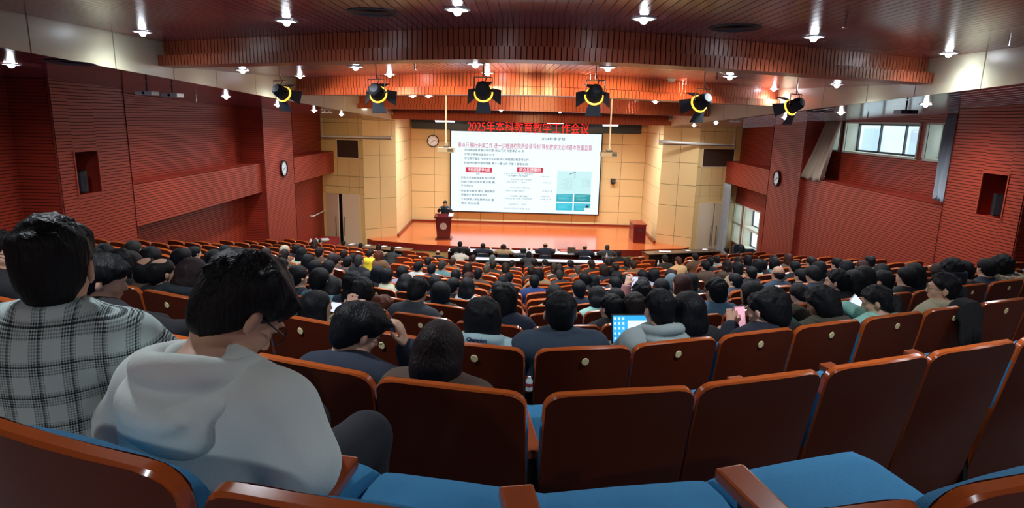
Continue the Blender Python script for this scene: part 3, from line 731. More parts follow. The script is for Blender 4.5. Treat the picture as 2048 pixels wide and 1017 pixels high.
# ------------------------------------------------------------------ auditorium chairs
CHW = .57
def arcp(s, k=0):
    """point on the row curve at arc length s from its middle"""
    x = .06; st_ = .02 if s > 0 else -.02; L = 0
    while L < abs(s): L += math.sqrt(1+rcs(x+st_/2)**2)*abs(st_); x += st_
    return x
ARC = {}
def arcx(s):
    k = round(s, 3)
    if k not in ARC: ARC[k] = arcp(s)
    return ARC[k]
def board_poly(w, h, r=.06, dome=.012, n=5):
    """outline in x,z from the bottom up: rounded upper corners, faint dome along the top"""
    p = [(-w/2+.012, 0), (w/2-.012, 0)]
    for k in range(n+1): a = k/n*PI/2; p.append((w/2-r+r*math.cos(a), h-r+r*math.sin(a)))
    for k in (1, 2, 3): u = k/4; x = (w/2-r)*(1-2*u); p.append((x, h+dome*math.sin(u*PI)))
    for k in range(n+1): a = PI/2+k/n*PI/2; p.append((-w/2+r+r*math.cos(a), h-r+r*math.sin(a)))
    return p
def chair_parts():
    # local: y forward, origin on the floor under the back, back plane tilted
    T = Matrix.Translation((0, 0, .16)) @ Matrix.Rotation(math.radians(11), 4, 'X') @ Matrix.Rotation(PI/2, 4, 'X')   # poly xy -> xz, leaning towards the camera
    T = Matrix.Translation((0, .13, .16)) @ Matrix.Rotation(math.radians(11), 4, 'X')
    P = board_poly(.545, .728)
    b = MB()
    n = len(P)
    # slightly wrapped shell: rear face veneer, rim solid wood
    def pt(x, z, y): return T @ Vector((x, y+.10*(x*x)/.077*.25*1.0, z))
    rear = [pt(x*.985, z-.006 if z > .05 else z, -.018) for x, z in P]; r1 = [pt(x, z, -.010) for x, z in P]; f1 = [pt(x, z, .010) for x, z in P]; fr = [pt(x*.985, z-.006 if z > .05 else z, .016) for x, z in P]
    def grid(face, y, m, flip):
        # fan the face in vertical strips so that it follows the wrap
        cols = 9; vs = []; fs = []
        def top(x):
            r = .06; w = .545/2; h = .728; ax = abs(x)
            return (h+.012*math.cos(ax/w*PI/2) if ax < w-r else h-r+math.sqrt(max(0, r*r-(ax-(w-r))**2)))-.006
        X_ = [v*.982 for v in (-.2735, -.268, -.255, -.235, -.2, -.1, 0, .1, .2, .235, .255, .268, .2735)]
        for x in X_:
            vs.append(pt(x, 0, y)); vs.append(pt(x, top(x), y))
        for i in range(len(X_)-1): fs.append((2*i, 2*i+2, 2*i+3, 2*i+1))
        b.add(vs, fs, m)
    grid(0, -.018, WOODB, 0); grid(0, .016, WOODB, 1)
    b.add(rear+r1, [(k, (k+1) % n, n+(k+1) % n, n+k) for k in range(n)], WOODE)
    b.add(r1+f1, [(k, (k+1) % n, n+(k+1) % n, n+k) for k in range(n)], WOODE)
    b.add(f1+fr, [(k, (k+1) % n, n+(k+1) % n, n+k) for k in range(n)], WOODE)
    board = b.mesh('backboard', True)
    # back cushion
    c = MB(); Pc = board_poly(.545, .60, .07)
    nn = len(Pc)
    rings = [(.018, 1.0), (.05, 1.0), (.08, .96), (.095, .86)]
    vs = []
    for y, s_ in rings:
        for x, z in Pc: vs.append(T @ Vector((x*s_, y, .078+.30+(z-.30)*s_)))
    fs = []
    for j in range(len(rings)-1): fs += [(j*nn+k, j*nn+(k+1) % nn, (j+1)*nn+(k+1) % nn, (j+1)*nn+k) for k in range(nn)]
    fs.append(tuple(range((len(rings)-1)*nn, len(rings)*nn)))
    c.add(vs, fs, BLUE); cush = c.mesh('back_cushion', True)
    # seat pad, down
    s = MB(); prof = []   # closed profile in y,z, swept along x with rounded ends
    pp = [(.14, .38), (.14, .52), (.20, .55), (.34, .565), (.54, .58), (.61, .57), (.65, .535), (.66, .48), (.64, .42), (.56, .39), (.3, .38)]
    cy0 = sum(p[0] for p in pp)/len(pp); cz0 = sum(p[1] for p in pp)/len(pp)
    xs_ = [(-.245, .72), (-.24, .88), (-.225, .97), (-.19, 1.0), (0, 1.02), (.19, 1.0), (.225, .97), (.24, .88), (.245, .72)]
    vs = []; m_ = len(pp)
    for x, k in xs_:
        for y, z in pp: vs.append((x, cy0+(y-cy0)*(.9+.1*k), cz0+(z-cz0)*k))
    fs = []
    for j in range(len(xs_)-1): fs += [(j*m_+k, j*m_+(k+1) % m_, (j+1)*m_+(k+1) % m_, (j+1)*m_+k) for k in range(m_)]
    fs += [tuple(range(m_)), tuple(range((len(xs_)-1)*m_, len(xs_)*m_))]
    s.add(vs, fs, BLUE); seat = s.mesh('seat_cushion', True)
    # armrest with its end panel (one per chair, on the left side)
    a = MB(); x = -CHW/2
    A0 = [(x-.035, .11, .60), (x+.035, .11, .60), (x+.04, .5, .635), (x-.04, .5, .635)]
    a.add(A0+[(p[0], p[1], p[2]+.03) for p in A0], [(0,3,2,1), (4,5,6,7), (0,1,5,4), (1,2,6,5), (2,3,7,6), (3,0,4,7)], WOODA)
    arm = a.mesh('armrest', False, .008, 2)
    a = MB(); x = -CHW/2
    Q = [(.08, 0), (.36, 0), (.36, .3), (.44, .62), (.13, .60), (.14, .3)]
    a.add([(x-.018, y, z) for y, z in Q]+[(x+.018, y, z) for y, z in Q], [tuple(range(6)), tuple(range(11, 5, -1))]+[(k, (k+1) % 6, 6+(k+1) % 6, 6+k) for k in range(6)], BLACK)
    std = a.mesh('side_standard')
    d = MB(); M = T @ Matrix.Translation((.0, -.020, .665)) @ Matrix.Rotation(PI/2, 4, 'X')
    d.lathe([(.021, 0), (.019, .004), (.0001, .004)], BRASS, 16, M=M)
    disc = d.mesh('number_plate')
    return board, cush, seat, arm, std, disc
CHP = chair_parts()
def far_chair():
    b = MB(); T = Matrix.Translation((0, .13, .16)) @ Matrix.Rotation(math.radians(11), 4, 'X')
    P = board_poly(.55, .725, .06, .012, 2); n = len(P)
    b.add([T @ Vector((x*.975, -.02, z-.008)) for x, z in P], [tuple(range(n))], WOODB)
    b.add([T @ Vector((x*.975, -.02, z-.008)) for x, z in P]+[T @ Vector((x, -.0, z)) for x, z in P]+[T @ Vector((x, .02, z)) for x, z in P], [(k, (k+1) % n, n+(k+1) % n, n+k) for k in range(n)]+[(n+k, n+(k+1) % n, 2*n+(k+1) % n, 2*n+k) for k in range(n)], WOODE)
    b.add([T @ Vector((x*.9, .06, .1+z*.82)) for x, z in P]+[T @ Vector((x*.97, .02, .1+z*.85)) for x, z in P], [tuple(range(n))]+[(k, (k+1) % n, n+(k+1) % n, n+k) for k in range(n)], BLUE)
    b.box((0, .36, .42), (.48, .4, .11), BLUE); b.box((-CHW/2, .25, .63), (.06, .44, .03), WOODA); b.box((-CHW/2, .22, .31), (.03, .24, .62), BLACK)
    return b.mesh('auditorium_chair')
FARC = far_chair()
def aisle(d, x):
    if d < 9: return False
    c = 3.4+(d-12.2)*.14
    return abs(abs(x-XC)-c) < .42
seats = []   # (row, s index, x, y, z, angle)
SEATPOS = []
for r, (d, h) in enumerate(ROWS):
    for k in range(-26, 27):
        s = (k+.5)*CHW if r else (k+.5)*.592+.015
        x = arcx(s); y = d+rc(x)
        if x < XLL+.45 or x > XRL-.45: continue
        if y > 21.7: continue
        if aisle(y, x): continue
        if r >= 14 and abs(x-XC) < 3.4: continue
        zc = Vector((x, y, -h)).dot(FWD); px, py = proj((x, y, -h))
        if zc < .3 or px < -130 or px > 2180: continue
        if r == 0 and abs(x) > 2.0: continue
        SEATPOS.append((zc, r, k, x, y, -(h+CH), math.atan(rcs(x))))
SEATPOS.sort()
def seat_name(r, k):
    side = 'right of' if k >= 0 else 'left of'; n = k if k >= 0 else -k-1
    return '%s seat %s the centre seam' % (ORD[n], side)
ROWN = ['nearest'] + [ORD[i]+' nearest' for i in range(1, 18)]
EMPTYN = 0
rest = []
for i, (zc, r, k, x, y, z, a) in enumerate(SEATPOS):
    t = o = None
    lab = 'brown chair with blue cushions, %s row from the camera, %s' % (ORD[r], seat_name(r, k).replace('the centre seam', 'centre'))
    if i < 300:
        if zc < 8.2:
            t = thing('auditorium_chair', (x, y, z), lab, 'chair', 'auditorium chairs', a)
            board, cush, seat, arm, std, disc = CHP
            ob('backboard', board, t); ob('back_cushion', cush, t); ob('seat_cushion', seat, t); ob('armrest', arm, t); ob('side_standard', std, t)
            if r > 1: ob('number_plate', disc, t)
            t.scale = (1, 1, CH/.88)
        else:
            o = ob('auditorium_chair', FARC, None, (x, y, z), (0, 0, a)); tag(o, lab, 'chair', 'auditorium chairs'); o.scale = (1, 1, CH/.88)
    else: rest.append((x, y, z, a))
if rest:
    b = MB(); vs = [v.co.copy() for v in FARC.vertices]; fs = [tuple(p.vertices) for p in FARC.polygons]; mi = [p.material_index for p in FARC.polygons]
    allv = []; allf = []; allm = []
    for x, y, z, a in rest:
        M = Matrix.Translation((x, y, z)) @ Matrix.Rotation(a, 4, 'Z') @ Matrix.Diagonal((1, 1, CH/.88, 1)); o = len(allv)
        allv += [tuple(M @ v) for v in vs]; allf += [tuple(o+k for k in f) for f in fs]; allm += mi
    me = bpy.data.meshes.new('auditorium_chairs_far'); me.from_pydata(allv, [], allf)
    for m in FARC.materials: me.materials.append(m)
    me.polygons.foreach_set('material_index', allm)
    o = ob('distant_chair_rows', me); tag(o, 'farthest brown and blue auditorium chairs in the front rows', 'chairs', None, 'stuff')

# ------------------------------------------------------------------ people: signed-distance bodies turned into one skin
class Fld:
    def __init__(s, lo, hi, h):
        s.lo = np.array(lo, float); s.h = h; s.n = np.ceil((np.array(hi)-s.lo)/h).astype(int)+1
        s.g = np.full(s.n, .3, np.float32)
        s.ax = [s.lo[i]+h*np.arange(s.n[i]) for i in range(3)]
    def sub(s, lo, hi):
        a = np.maximum(0, np.floor((np.array(lo)-s.lo)/s.h).astype(int)); b = np.minimum(s.n, np.ceil((np.array(hi)-s.lo)/s.h).astype(int)+1)
        if (b <= a).any(): return None
        sl = tuple(slice(a[i], b[i]) for i in range(3))
        X, Y, Z = np.meshgrid(*(s.ax[i][sl[i]] for i in range(3)), indexing='ij', sparse=True)
        return sl, X, Y, Z
    def comb(s, sl, d, k, op):
        g = s.g[sl]
        if op == 'u':
            if k > 0:
                hh = np.clip(.5+.5*(g-d)/k, 0, 1); s.g[sl] = g+(d-g)*hh-k*hh*(1-hh)
            else: s.g[sl] = np.minimum(g, d)
        else:  # subtract
            if k > 0:
                hh = np.clip(.5-.5*(g+d)/k, 0, 1); s.g[sl] = g+(-d-g)*hh+k*hh*(1-hh)
            else: s.g[sl] = np.maximum(g, -d)
    def cone(s, a, b, ra, rb, k=.03, op='u'):
        a = np.array(a, float); b = np.array(b, float); m = max(ra, rb)+k+3*s.h
        q = s.sub(np.minimum(a, b)-m, np.maximum(a, b)+m)
        if q is None: return s
        sl, X, Y, Z = q; ab = b-a; L2 = max(1e-9, ab@ab)
        t = np.clip(((X-a[0])*ab[0]+(Y-a[1])*ab[1]+(Z-a[2])*ab[2])/L2, 0, 1)
        d = np.sqrt((X-a[0]-t*ab[0])**2+(Y-a[1]-t*ab[1])**2+(Z-a[2]-t*ab[2])**2)-(ra+(rb-ra)*t)
        s.comb(sl, d, k, op); return s
    def ell(s, c, r, k=.03, R=None, op='u'):
        c = np.array(c, float); r = np.array(r, float); m = r.max()+k+3*s.h
        q = s.sub(c-m, c+m)
        if q is None: return s
        sl, X, Y, Z = q; x, y, z = X-c[0], Y-c[1], Z-c[2]
        if R is not None: x, y, z = R[0][0]*x+R[1][0]*y+R[2][0]*z, R[0][1]*x+R[1][1]*y+R[2][1]*z, R[0][2]*x+R[1][2]*y+R[2][2]*z
        k0 = np.sqrt((x/r[0])**2+(y/r[1])**2+(z/r[2])**2); k1 = np.sqrt((x/r[0]**2)**2+(y/r[1]**2)**2+(z/r[2]**2)**2)+1e-6
        s.comb(sl, k0*(k0-1)/k1, k, op); return s
    def half(s, n, c, k=0):    # keep n.p < c  (cut away the rest)
        X, Y, Z = np.meshgrid(*s.ax, indexing='ij', sparse=True); n = np.array(n, float); n /= np.linalg.norm(n)
        d = n[0]*X+n[1]*Y+n[2]*Z-c; g = s.g
        if k: hh = np.clip(.5-.5*(g-d)/k, 0, 1); s.g = g+(d-g)*hh+k*hh*(1-hh)
        else: s.g = np.maximum(g, d)
        return s
    def noise(s, amp, fr, seed=0):
        X, Y, Z = np.meshgrid(*s.ax, indexing='ij', sparse=True); r = np.random.RandomState(seed)
        for _ in range(5):
            f = r.uniform(-1, 1, 3)*np.array(fr); p = r.uniform(0, 6.3); s.g = s.g+amp/5*np.sin(f[0]*X+f[1]*Y+f[2]*Z+p)*1.6
        return s
    def mesh(s, name, m, smooth=1):
        g = s.g; g[0] = g[-1] = .3; g[:, 0] = g[:, -1] = .3; g[:, :, 0] = g[:, :, -1] = .3
        ins = g < 0; n = s.n-1
        cnt = np.zeros(n, np.float32); pos = np.zeros((*n, 3), np.float32); nsum = np.zeros(n, np.int8)
        for dx in (0, 1):
            for dy in (0, 1):
                for dz in (0, 1): nsum += ins[dx:dx+n[0], dy:dy+n[1], dz:dz+n[2]]
        act = (nsum > 0) & (nsum < 8)
        I, J, K = np.nonzero(act)
        if len(I) == 0: return None
        P = np.zeros((len(I), 3)); C_ = np.zeros(len(I))
        cor = [(0,0,0),(1,0,0),(0,1,0),(1,1,0),(0,0,1),(1,0,1),(0,1,1),(1,1,1)]
        for a, b in ((0,1),(2,3),(4,5),(6,7),(0,2),(1,3),(4,6),(5,7),(0,4),(1,5),(2,6),(3,7)):
            ca, cb = cor[a], cor[b]; ga = g[I+ca[0], J+ca[1], K+ca[2]]; gb = g[I+cb[0], J+cb[1], K+cb[2]]
            c = (ga < 0) != (gb < 0); t = np.where(c, ga/np.where(c, ga-gb, 1), 0)
            P += np.where(c[:, None], np.array(ca)+t[:, None]*(np.array(cb)-np.array(ca)), 0); C_ += c
        P /= C_[:, None]; P += np.stack([I, J, K], 1)
        V = s.lo+P*s.h
        idx = np.full(n, -1, np.int64); idx[I, J, K] = np.arange(len(I))
        Fs = []
        for ax in range(3):
            sl0 = [slice(None)]*3; sl1 = [slice(None)]*3; sl0[ax] = slice(0, -1); sl1[ax] = slice(1, None)
            A = ins[tuple(sl0)]; B = ins[tuple(sl1)]; e = A != B
            i, j, k = np.nonzero(e); q = np.stack([i, j, k], 1)
            o1, o2 = [(1, 2), (2, 0), (0, 1)][ax]
            ok = (q[:, o1] > 0) & (q[:, o2] > 0) & (q[:, o1] < n[o1]) & (q[:, o2] < n[o2]); q = q[ok]
            fl = A[q[:, 0], q[:, 1], q[:, 2]]
            d1 = np.zeros(3, int); d1[o1] = 1; d2 = np.zeros(3, int); d2[o2] = 1
            def id_(w): return idx[w[:, 0], w[:, 1], w[:, 2]]
            f = np.stack([id_(q-d1-d2), id_(q-d2), id_(q), id_(q-d1)], 1)
            f[~fl] = f[~fl][:, ::-1]; Fs.append(f)
        Fa = np.concatenate(Fs)
        # light smoothing
        for _ in range(smooth):
            acc = np.zeros_like(V); w = np.zeros(len(V))
            for a in range(4):
                b_ = (a+1) % 4
                np.add.at(acc, Fa[:, a], V[Fa[:, b_]]); np.add.at(w, Fa[:, a], 1); np.add.at(acc, Fa[:, b_], V[Fa[:, a]]); np.add.at(w, Fa[:, b_], 1)
            V = .5*V+.5*acc/np.maximum(w, 1)[:, None]
        me = bpy.data.meshes.new(name); me.vertices.add(len(V)); me.vertices.foreach_set('co', V.astype(np.float32).ravel())
        me.loops.add(len(Fa)*4); me.loops.foreach_set('vertex_index', Fa.astype(np.int32).ravel())
        me.polygons.add(len(Fa)); me.polygons.foreach_set('loop_start', np.arange(0, len(Fa)*4, 4, dtype=np.int32)); me.polygons.foreach_set('loop_total', np.full(len(Fa), 4, np.int32))
        me.update(calc_edges=True); me.polygons.foreach_set('use_smooth', [True]*len(me.polygons)); me.materials.append(m); me.update(); return me

SKIN = mat('skin', (212, 164, 138), .5, noise=.05, nscale=20); SKIN2 = mat('skin_tan', (188, 140, 112), .5, noise=.05, nscale=20)
def hairmat(c): return mat('hair_%d_%d_%d' % c, tuple(int(v*.72) for v in c), .52, noise=.25, nscale=40, bump=.7, bscale=110, stretch=(1, 1, .15), spec=.22)
def clothmat(c): return mat('cloth_%d_%d_%d' % c, c, .85, noise=.07, nscale=14, bump=.25, bscale=220)
TROU = mat('dark_trousers', (34, 36, 44), .85)
def V3(*a): return np.array(a, float)

class Pose:
    """seated figure; local y forward, origin on the floor under the chair back"""
    def __init__(s, bow=0, turn=0, tilt=0, lean=0, hunch=0, hands='lap', big=1.0, tall=0, stand=False):
        s.bow, s.turn, s.tilt, s.lean = bow, turn, tilt, lean; s.hands = hands; s.big = big; s.stand = stand
        y0 = .28; s.hip = V3(0, y0, .56); l = lean
        H = .34+tall
        def up(t, off=0): a = l; return s.hip+V3(0, math.sin(a)*t*H+off, math.cos(a)*t*H)
        s.belly = up(.32); s.chest = up(.72, .0); s.neck0 = up(1.0, .0)+V3(0, hunch*.04, 0)
        s.shz = s.neck0[2]-.045; s.shy = s.neck0[1]
        s.shw = .175*big
        nk = .09; s.headc = s.neck0+V3(math.sin(turn)*.02*bow, .015+math.sin(l+bow*.6)*(nk+.065), math.cos(l+bow*.6)*(nk+.05))
        s.headR = Matrix.Rotation(turn, 3, 'Z') @ Matrix.Rotation(-(bow+l*.3), 3, 'X') @ Matrix.Rotation(tilt, 3, 'Y')
        s.arms = []
        for sd in (-1, 1):
            sh = V3(sd*s.shw, s.shy+.0, s.shz-.02)
            if hands == 'lap': w = V3(sd*.09, y0+.27, .68); el = V3(sd*(s.shw+.07), y0+.05, .74)
            elif hands == 'phone': w = V3(sd*.05, y0+.36, .90); el = V3(sd*(s.shw+.05), y0+.17, .76)
            elif hands == 'raise': w = V3(.16+sd*.05, y0+.42, 1.08) if sd > 0 else V3(-.02, y0+.42, 1.06); el = V3(sd*(s.shw+.05), y0+.25, .86)
            elif hands == 'face': w = (V3(.17, y0+.20, 1.0) if sd > 0 else V3(-.05, y0+.3, .7)); el = V3(sd*(s.shw+.05), y0+.27, .74)
            elif hands == 'desk': w = V3(sd*.15, y0+.42, .80); el = V3(sd*(s.shw+.1), y0+.15, .78)
            elif hands == 'podium': w = V3(sd*.2, y0+.36, .86); el = V3(sd*(s.shw+.09), y0+.1, .74)
            else: w, el = hands[sd][1], hands[sd][0]; w = V3(*w); el = V3(*el)
            s.arms.append((sh, el, w, sd))
    def hd(s, x, y, z): return s.headc+np.array(s.headR @ Vector((x, y, z)))
def RR(M): return [[M[i][j] for j in range(3)] for i in range(3)]
def hand(f, w, el, sd, fine, grip=.5):
    d = w-el; d = d/np.linalg.norm(d); side = np.cross(d, V3(0, 0, 1)); side /= max(1e-6, np.linalg.norm(side)); nrm = np.cross(side, d)
    pc = w+d*.05
    for t in (-.028, -.009, .01, .028):
        f.cone(w+side*t*.6, w+d*.085+side*t, .014, .0115, .012)
    if True:
        ln = (.062, .075, .07, .055)
        for t, L in zip((-.030, -.010, .011, .031), ln):
            kn = w+d*.088+side*t; m_ = kn+d*L*.5-nrm*L*.25*grip; e = m_+d*L*.38*(1-grip)-nrm*L*.5*grip
            f.cone(kn, m_, .0095, .009, .004); f.cone(m_, e, .009, .0075, .003)
        th = w+d*.03-side*sd*.035*1; m_ = th+d*.03-side*sd*.02-nrm*.015; f.cone(th-d*.01, m_, .013, .011, .006); f.cone(m_, m_+d*.03+side*sd*.004-nrm*.01, .0105, .0085, .003)
def body_mesh(p, h, skin, name='body'):
    A = [q for a in p.arms for q in a[:3]]
    f = Fld((-.42, -.05, -.02), (.42, .95, max(1.34, p.headc[2]+.2)), h)
    b = p.big
    f.ell(p.hip+V3(0, .02, -.02), (.165*b, .125, .11)); f.ell(p.belly, (.13*b, .095*b, .14), .05); f.ell(p.chest, (.155*b, .10*b, .16), .06)
    f.cone((-p.shw+.02, p.shy, p.shz), (p.shw-.02, p.shy, p.shz), .055, .055, .05)
    f.cone(p.neck0+V3(0, .0, -.05), p.hd(0, -.02, -.07), .058, .052, .03)
    for sh, el, w, sd in p.arms:
        f.cone(sh, el, .05*b, .038*b, .02); f.cone(el, w, .038*b, .026, .012); hand(f, w, el, sd, True)
    for sd in (-1, 1):
        k = V3(sd*.11, .78, .56); an = V3(sd*.11, .74, .08)
        if p.stand: k = p.hip+V3(sd*.09, .02, -.42); an = k+V3(0, -.02, -.40)
        f.cone(p.hip+V3(sd*.08, .02, -.02), k, .082*b, .058, .04); f.cone(k, an, .055, .036, .02); f.ell(an+V3(0, .07, -.045), (.042, .12, .035), .02)
    R = RR(p.headR)
    f.ell(p.hd(0, -.012, .025), (.075, .094, .088), .01, R); f.ell(p.hd(0, .028, -.045), (.058, .062, .075), .03, R)   # cranium, face
    f.ell(p.hd(0, .055, -.095), (.03, .028, .022), .02, R)                                                         # chin
    f.cone(p.hd(0, .088, .012), p.hd(0, .105, -.03), .008, .013, .012)                                               # nose
    f.ell(p.hd(0, .088, .03), (.045, .012, .010), .015, R)                                                           # brow
    for sd in (-1, 1):
        f.ell(p.hd(sd*.03, .096, .008), (.017, .012, .010), .010, R, 'd'); f.ell(p.hd(sd*.03, .083, .008), (.012, .010, .009), .004, R)
        Re = RR(p.headR @ Matrix.Rotation(sd*.35, 3, 'Z'))
        f.ell(p.hd(sd*.086, -.006, -.012), (.010, .021, .034), .006, Re); f.ell(p.hd(sd*.095, .003, -.01), (.006, .010, .018), .004, Re, 'd')
        f.ell(p.hd(sd*.045, .058, -.03), (.018, .015, .02), .02, R)
    f.ell(p.hd(0, .09, -.058), (.022, .010, .006), .008, R); f.ell(p.hd(0, .087, -.068), (.019, .010, .006), .006, R)
    return f.mesh(name, skin, 1)
def hair_mesh(p, h, style, m):
    R = RR(p.headR); c = p.headc; e = .36 if style in ('long', 'pony', 'longdown') else .17
    f = Fld(c-V3(.2, .22, e), c+V3(.2, .2, .22), h)
    L = {'short': (.088, .106, .100), 'buzz': (.080, .100, .094), 'fluffy': (.097, .114, .108), 'bob': (.098, .112, .108), 'long': (.092, .108, .102), 'pony': (.084, .104, .098), 'bun': (.084, .104, .098), 'bald': (.080, .1, .07), 'bare': (.08, .1, .07), 'cap': (.088, .107, .098), 'longdown': (.094, .11, .102)}[style]
    if style == 'bald':
        f.ell(p.hd(0, -.012, .02), (.084, .102, .096), 0, R); f.ell(p.hd(0, -.05, .125), (.05, .055, .055), .02, R, 'd')
    elif style == 'bare':
        f.ell(p.hd(0, -.02, -.01), (.083, .098, .075), 0, R); f.ell(p.hd(0, .03, .09), (.09, .13, .06), .02, R, 'd')
    else: f.ell(p.hd(0, -.012, .025), L, 0, R)
    n = np.array(p.headR @ Vector((0, 1.0, -.87))); q = p.hd(0, .038, .012); n /= np.linalg.norm(n)
    if style in ('short', 'buzz', 'bald', 'bare', 'fluffy', 'cap', 'pony', 'bun'):
        f.half(n, n@q, .008)
        n2 = np.array(p.headR @ Vector((0, .62, -.80))); n2 /= np.linalg.norm(n2); q2 = p.hd(0, -.06, -.088); f.half(n2, n2@q2, .015)
        for sd in (-1, 1): f.ell(p.hd(sd*.098, .006, -.022), (.032, .034, .042), .006, R, 'd')
        if style != 'bare': f.ell(p.hd(0, -.045, -.040), (.069 if style != 'buzz' else .064, .062, .068), .03, R); f.half(n, n@q, .004)
        if style == 'fluffy':
            for k in range(9):
                a = k*.7; f.ell(p.hd(.06*math.cos(a), -.01+.07*math.sin(a), .085-.02*(k % 3)), (.035, .035, .03), .02, R)
            f.ell(p.hd(0, .07, .075), (.06, .035, .028), .02, R)
    else:
        f.half(n, n@q, .008)
        z1 = {'bob': -.13, 'long': -.30, 'longdown': -.33}[style]
        w = {'bob': .088, 'long': .085, 'longdown': .098}[style]
        f.ell(p.hd(0, -.04, -.05), (w+.004, .078, .12), .03, R)
        if style != 'bob':
            a = p.hd(0, -.055, -.08); dn = V3(0, -.02, z1-.0)
            for sd in (-1, 0, 1): f.cone(a+V3(sd*.045, 0, 0), p.headc+V3(sd*.062, -.10, z1), .048, .03, .04)
        for sd in (-1, 1): f.cone(p.hd(sd*.07, -.01, .02), p.hd(sd*.08, .005, -.10), .028, .022, .03)
    if style == 'pony':
        f.ell(p.hd(0, -.12, .0), (.03, .03, .03), .01, R); f.cone(p.hd(0, -.13, 0), p.headc+V3(0, -.17, -.12), .028, .034, .01); f.cone(p.headc+V3(0, -.17, -.12), p.headc+V3(0, -.15, -.28), .034, .016, .01)
    if style == 'bun':
        f.ell(p.hd(0, -.09, .085), (.042, .04, .04), .015, R)
    if h < .0135 and style in ('fluffy', 'short', 'bob', 'bun', 'pony'):
        rr = np.random.RandomState(11 if style == 'fluffy' else 5); nlk = 110 if style == 'fluffy' else 70
        for _ in range(nlk):
            th = rr.uniform(-PI, PI); ph = rr.uniform(.05, 1.35) if style == 'fluffy' else rr.uniform(.1, 1.2)
            u = V3(math.sin(ph)*math.cos(th), math.sin(ph)*math.sin(th), math.cos(ph))
            if u[1] > .55 and u[2] < .55: continue
            a = V3(u[0]*L[0]*.97, -.012+u[1]*L[1]*.97, .025+u[2]*L[2]*.97); tg = V3(u[0]*u[2], u[1]*u[2]+.25, -(1-u[2]**2))*(.034 if style == 'fluffy' else .028)+V3(*rr.uniform(-.012, .012, 3))
            b_ = a+tg+u*(.010 if style == 'fluffy' else .001)
            f.cone(p.hd(*a), p.hd(*b_), .014, .004 if style == 'fluffy' else .008, .008)
    if style != 'cap': f.noise(.0035 if style not in ('buzz',) else .001, (70, 70, 40), len(style))
    return f.mesh('hair', m, 1)
def cloth_mesh(p, h, style, m, puff=0.0):
    A = [q for a in p.arms for q in a[:3]]
    f = Fld((-.47, -.02, .40), (.47, .95 if p.hands not in ('lap',) else .8, p.neck0[2]+.16), h)
    b = p.big; t = .022+puff
    f.ell(p.hip+V3(0, .0, .02), (.175*b+t, .13+t, .12)); f.ell(p.belly, (.14*b+t, .105*b+t, .15), .06); f.ell(p.chest, (.165*b+t, .11*b+t, .16), .07)
    f.cone((-p.shw+.015, p.shy, p.shz-.008), (p.shw-.015, p.shy, p.shz-.008), .058+t*.7, .058+t*.7, .06)
    f.cone(p.neck0+V3(0, -.01, -.06), p.neck0+V3(0, 0, -.01), .085+t*.4, .068+t*.3, .04)
    for sh, el, w, sd in p.arms:
        w2 = w+(el-w)*.08
        f.cone(sh+V3(-sd*.01, 0, .0), el, .058*b+t, .050*b+t*.8, .03); f.cone(el, w2, .050*b+t*.8, .036+t*.5, .012)
    if style == 'hood':
        f.cone(p.neck0+V3(-.075, .02, .02), p.neck0+V3(-.06, -.075, .0), .035, .045, .02); f.cone(p.neck0+V3(.075, .02, .02), p.neck0+V3(.06, -.075, .0), .035, .045, .02)
        f.ell(p.neck0+V3(0, -.105, -.03), (.115, .055, .075), .03); f.ell(p.neck0+V3(0, -.10, .035), (.07, .04, .03), .02)
        f.ell(p.neck0+V3(0, -.03, .075), (.06, .055, .05), .02, None, 'd')
    if style == 'collar':
        for k in range(10):
            a0 = PI*.2+k/9*PI*1.6+PI/2; a1 = PI*.2+(k+1)/9*PI*1.6+PI/2
            if k < 9: f.cone(p.neck0+V3(.092*math.cos(a0), .088*math.sin(a0), .005), p.neck0+V3(.092*math.cos(a1), .088*math.sin(a1), .005), .02, .02, .01); f.cone(p.neck0+V3(.080*math.cos(a0), .076*math.sin(a0), .045), p.neck0+V3(.080*math.cos(a1), .076*math.sin(a1), .045), .014, .014, .01)
    if style == 'hoodup':
        R = RR(p.headR); f.ell(p.hd(0, -.02, .015), (.11, .128, .128), .03, R); f.ell(p.hd(0, -.035, -.07), (.105, .11, .12), .04, R)
        f.ell(p.hd(0, .11, -.01), (.075, .09, .10), .02, R, 'd'); f.ell(p.hd(0, -.01, 0), (.085, .1, .1), .01, R, 'd')
    if h < .016: f.noise(.006, (22, 22, 26), 5)
    return f.mesh('jacket', m, 1)
def trouser_mesh(p, h, m):
    f = Fld((-.3, .05, .05), (.3, .95, .72), h)
    f.ell(p.hip+V3(0, .02, -.01), (.18*p.big, .145, .12))
    for sd in (-1, 1):
        k = V3(sd*.11, .78, .56); an = V3(sd*.11, .74, .14)
        if p.stand: k = p.hip+V3(sd*.09, .02, -.42); an = k+V3(0, -.02, -.30); f.lo = f.lo
        f.cone(p.hip+V3(sd*.08, .02, -.02), k, .095*p.big, .075, .03); f.cone(k, an, .072, .062, .02)
    return f.mesh('trousers', m, 1)
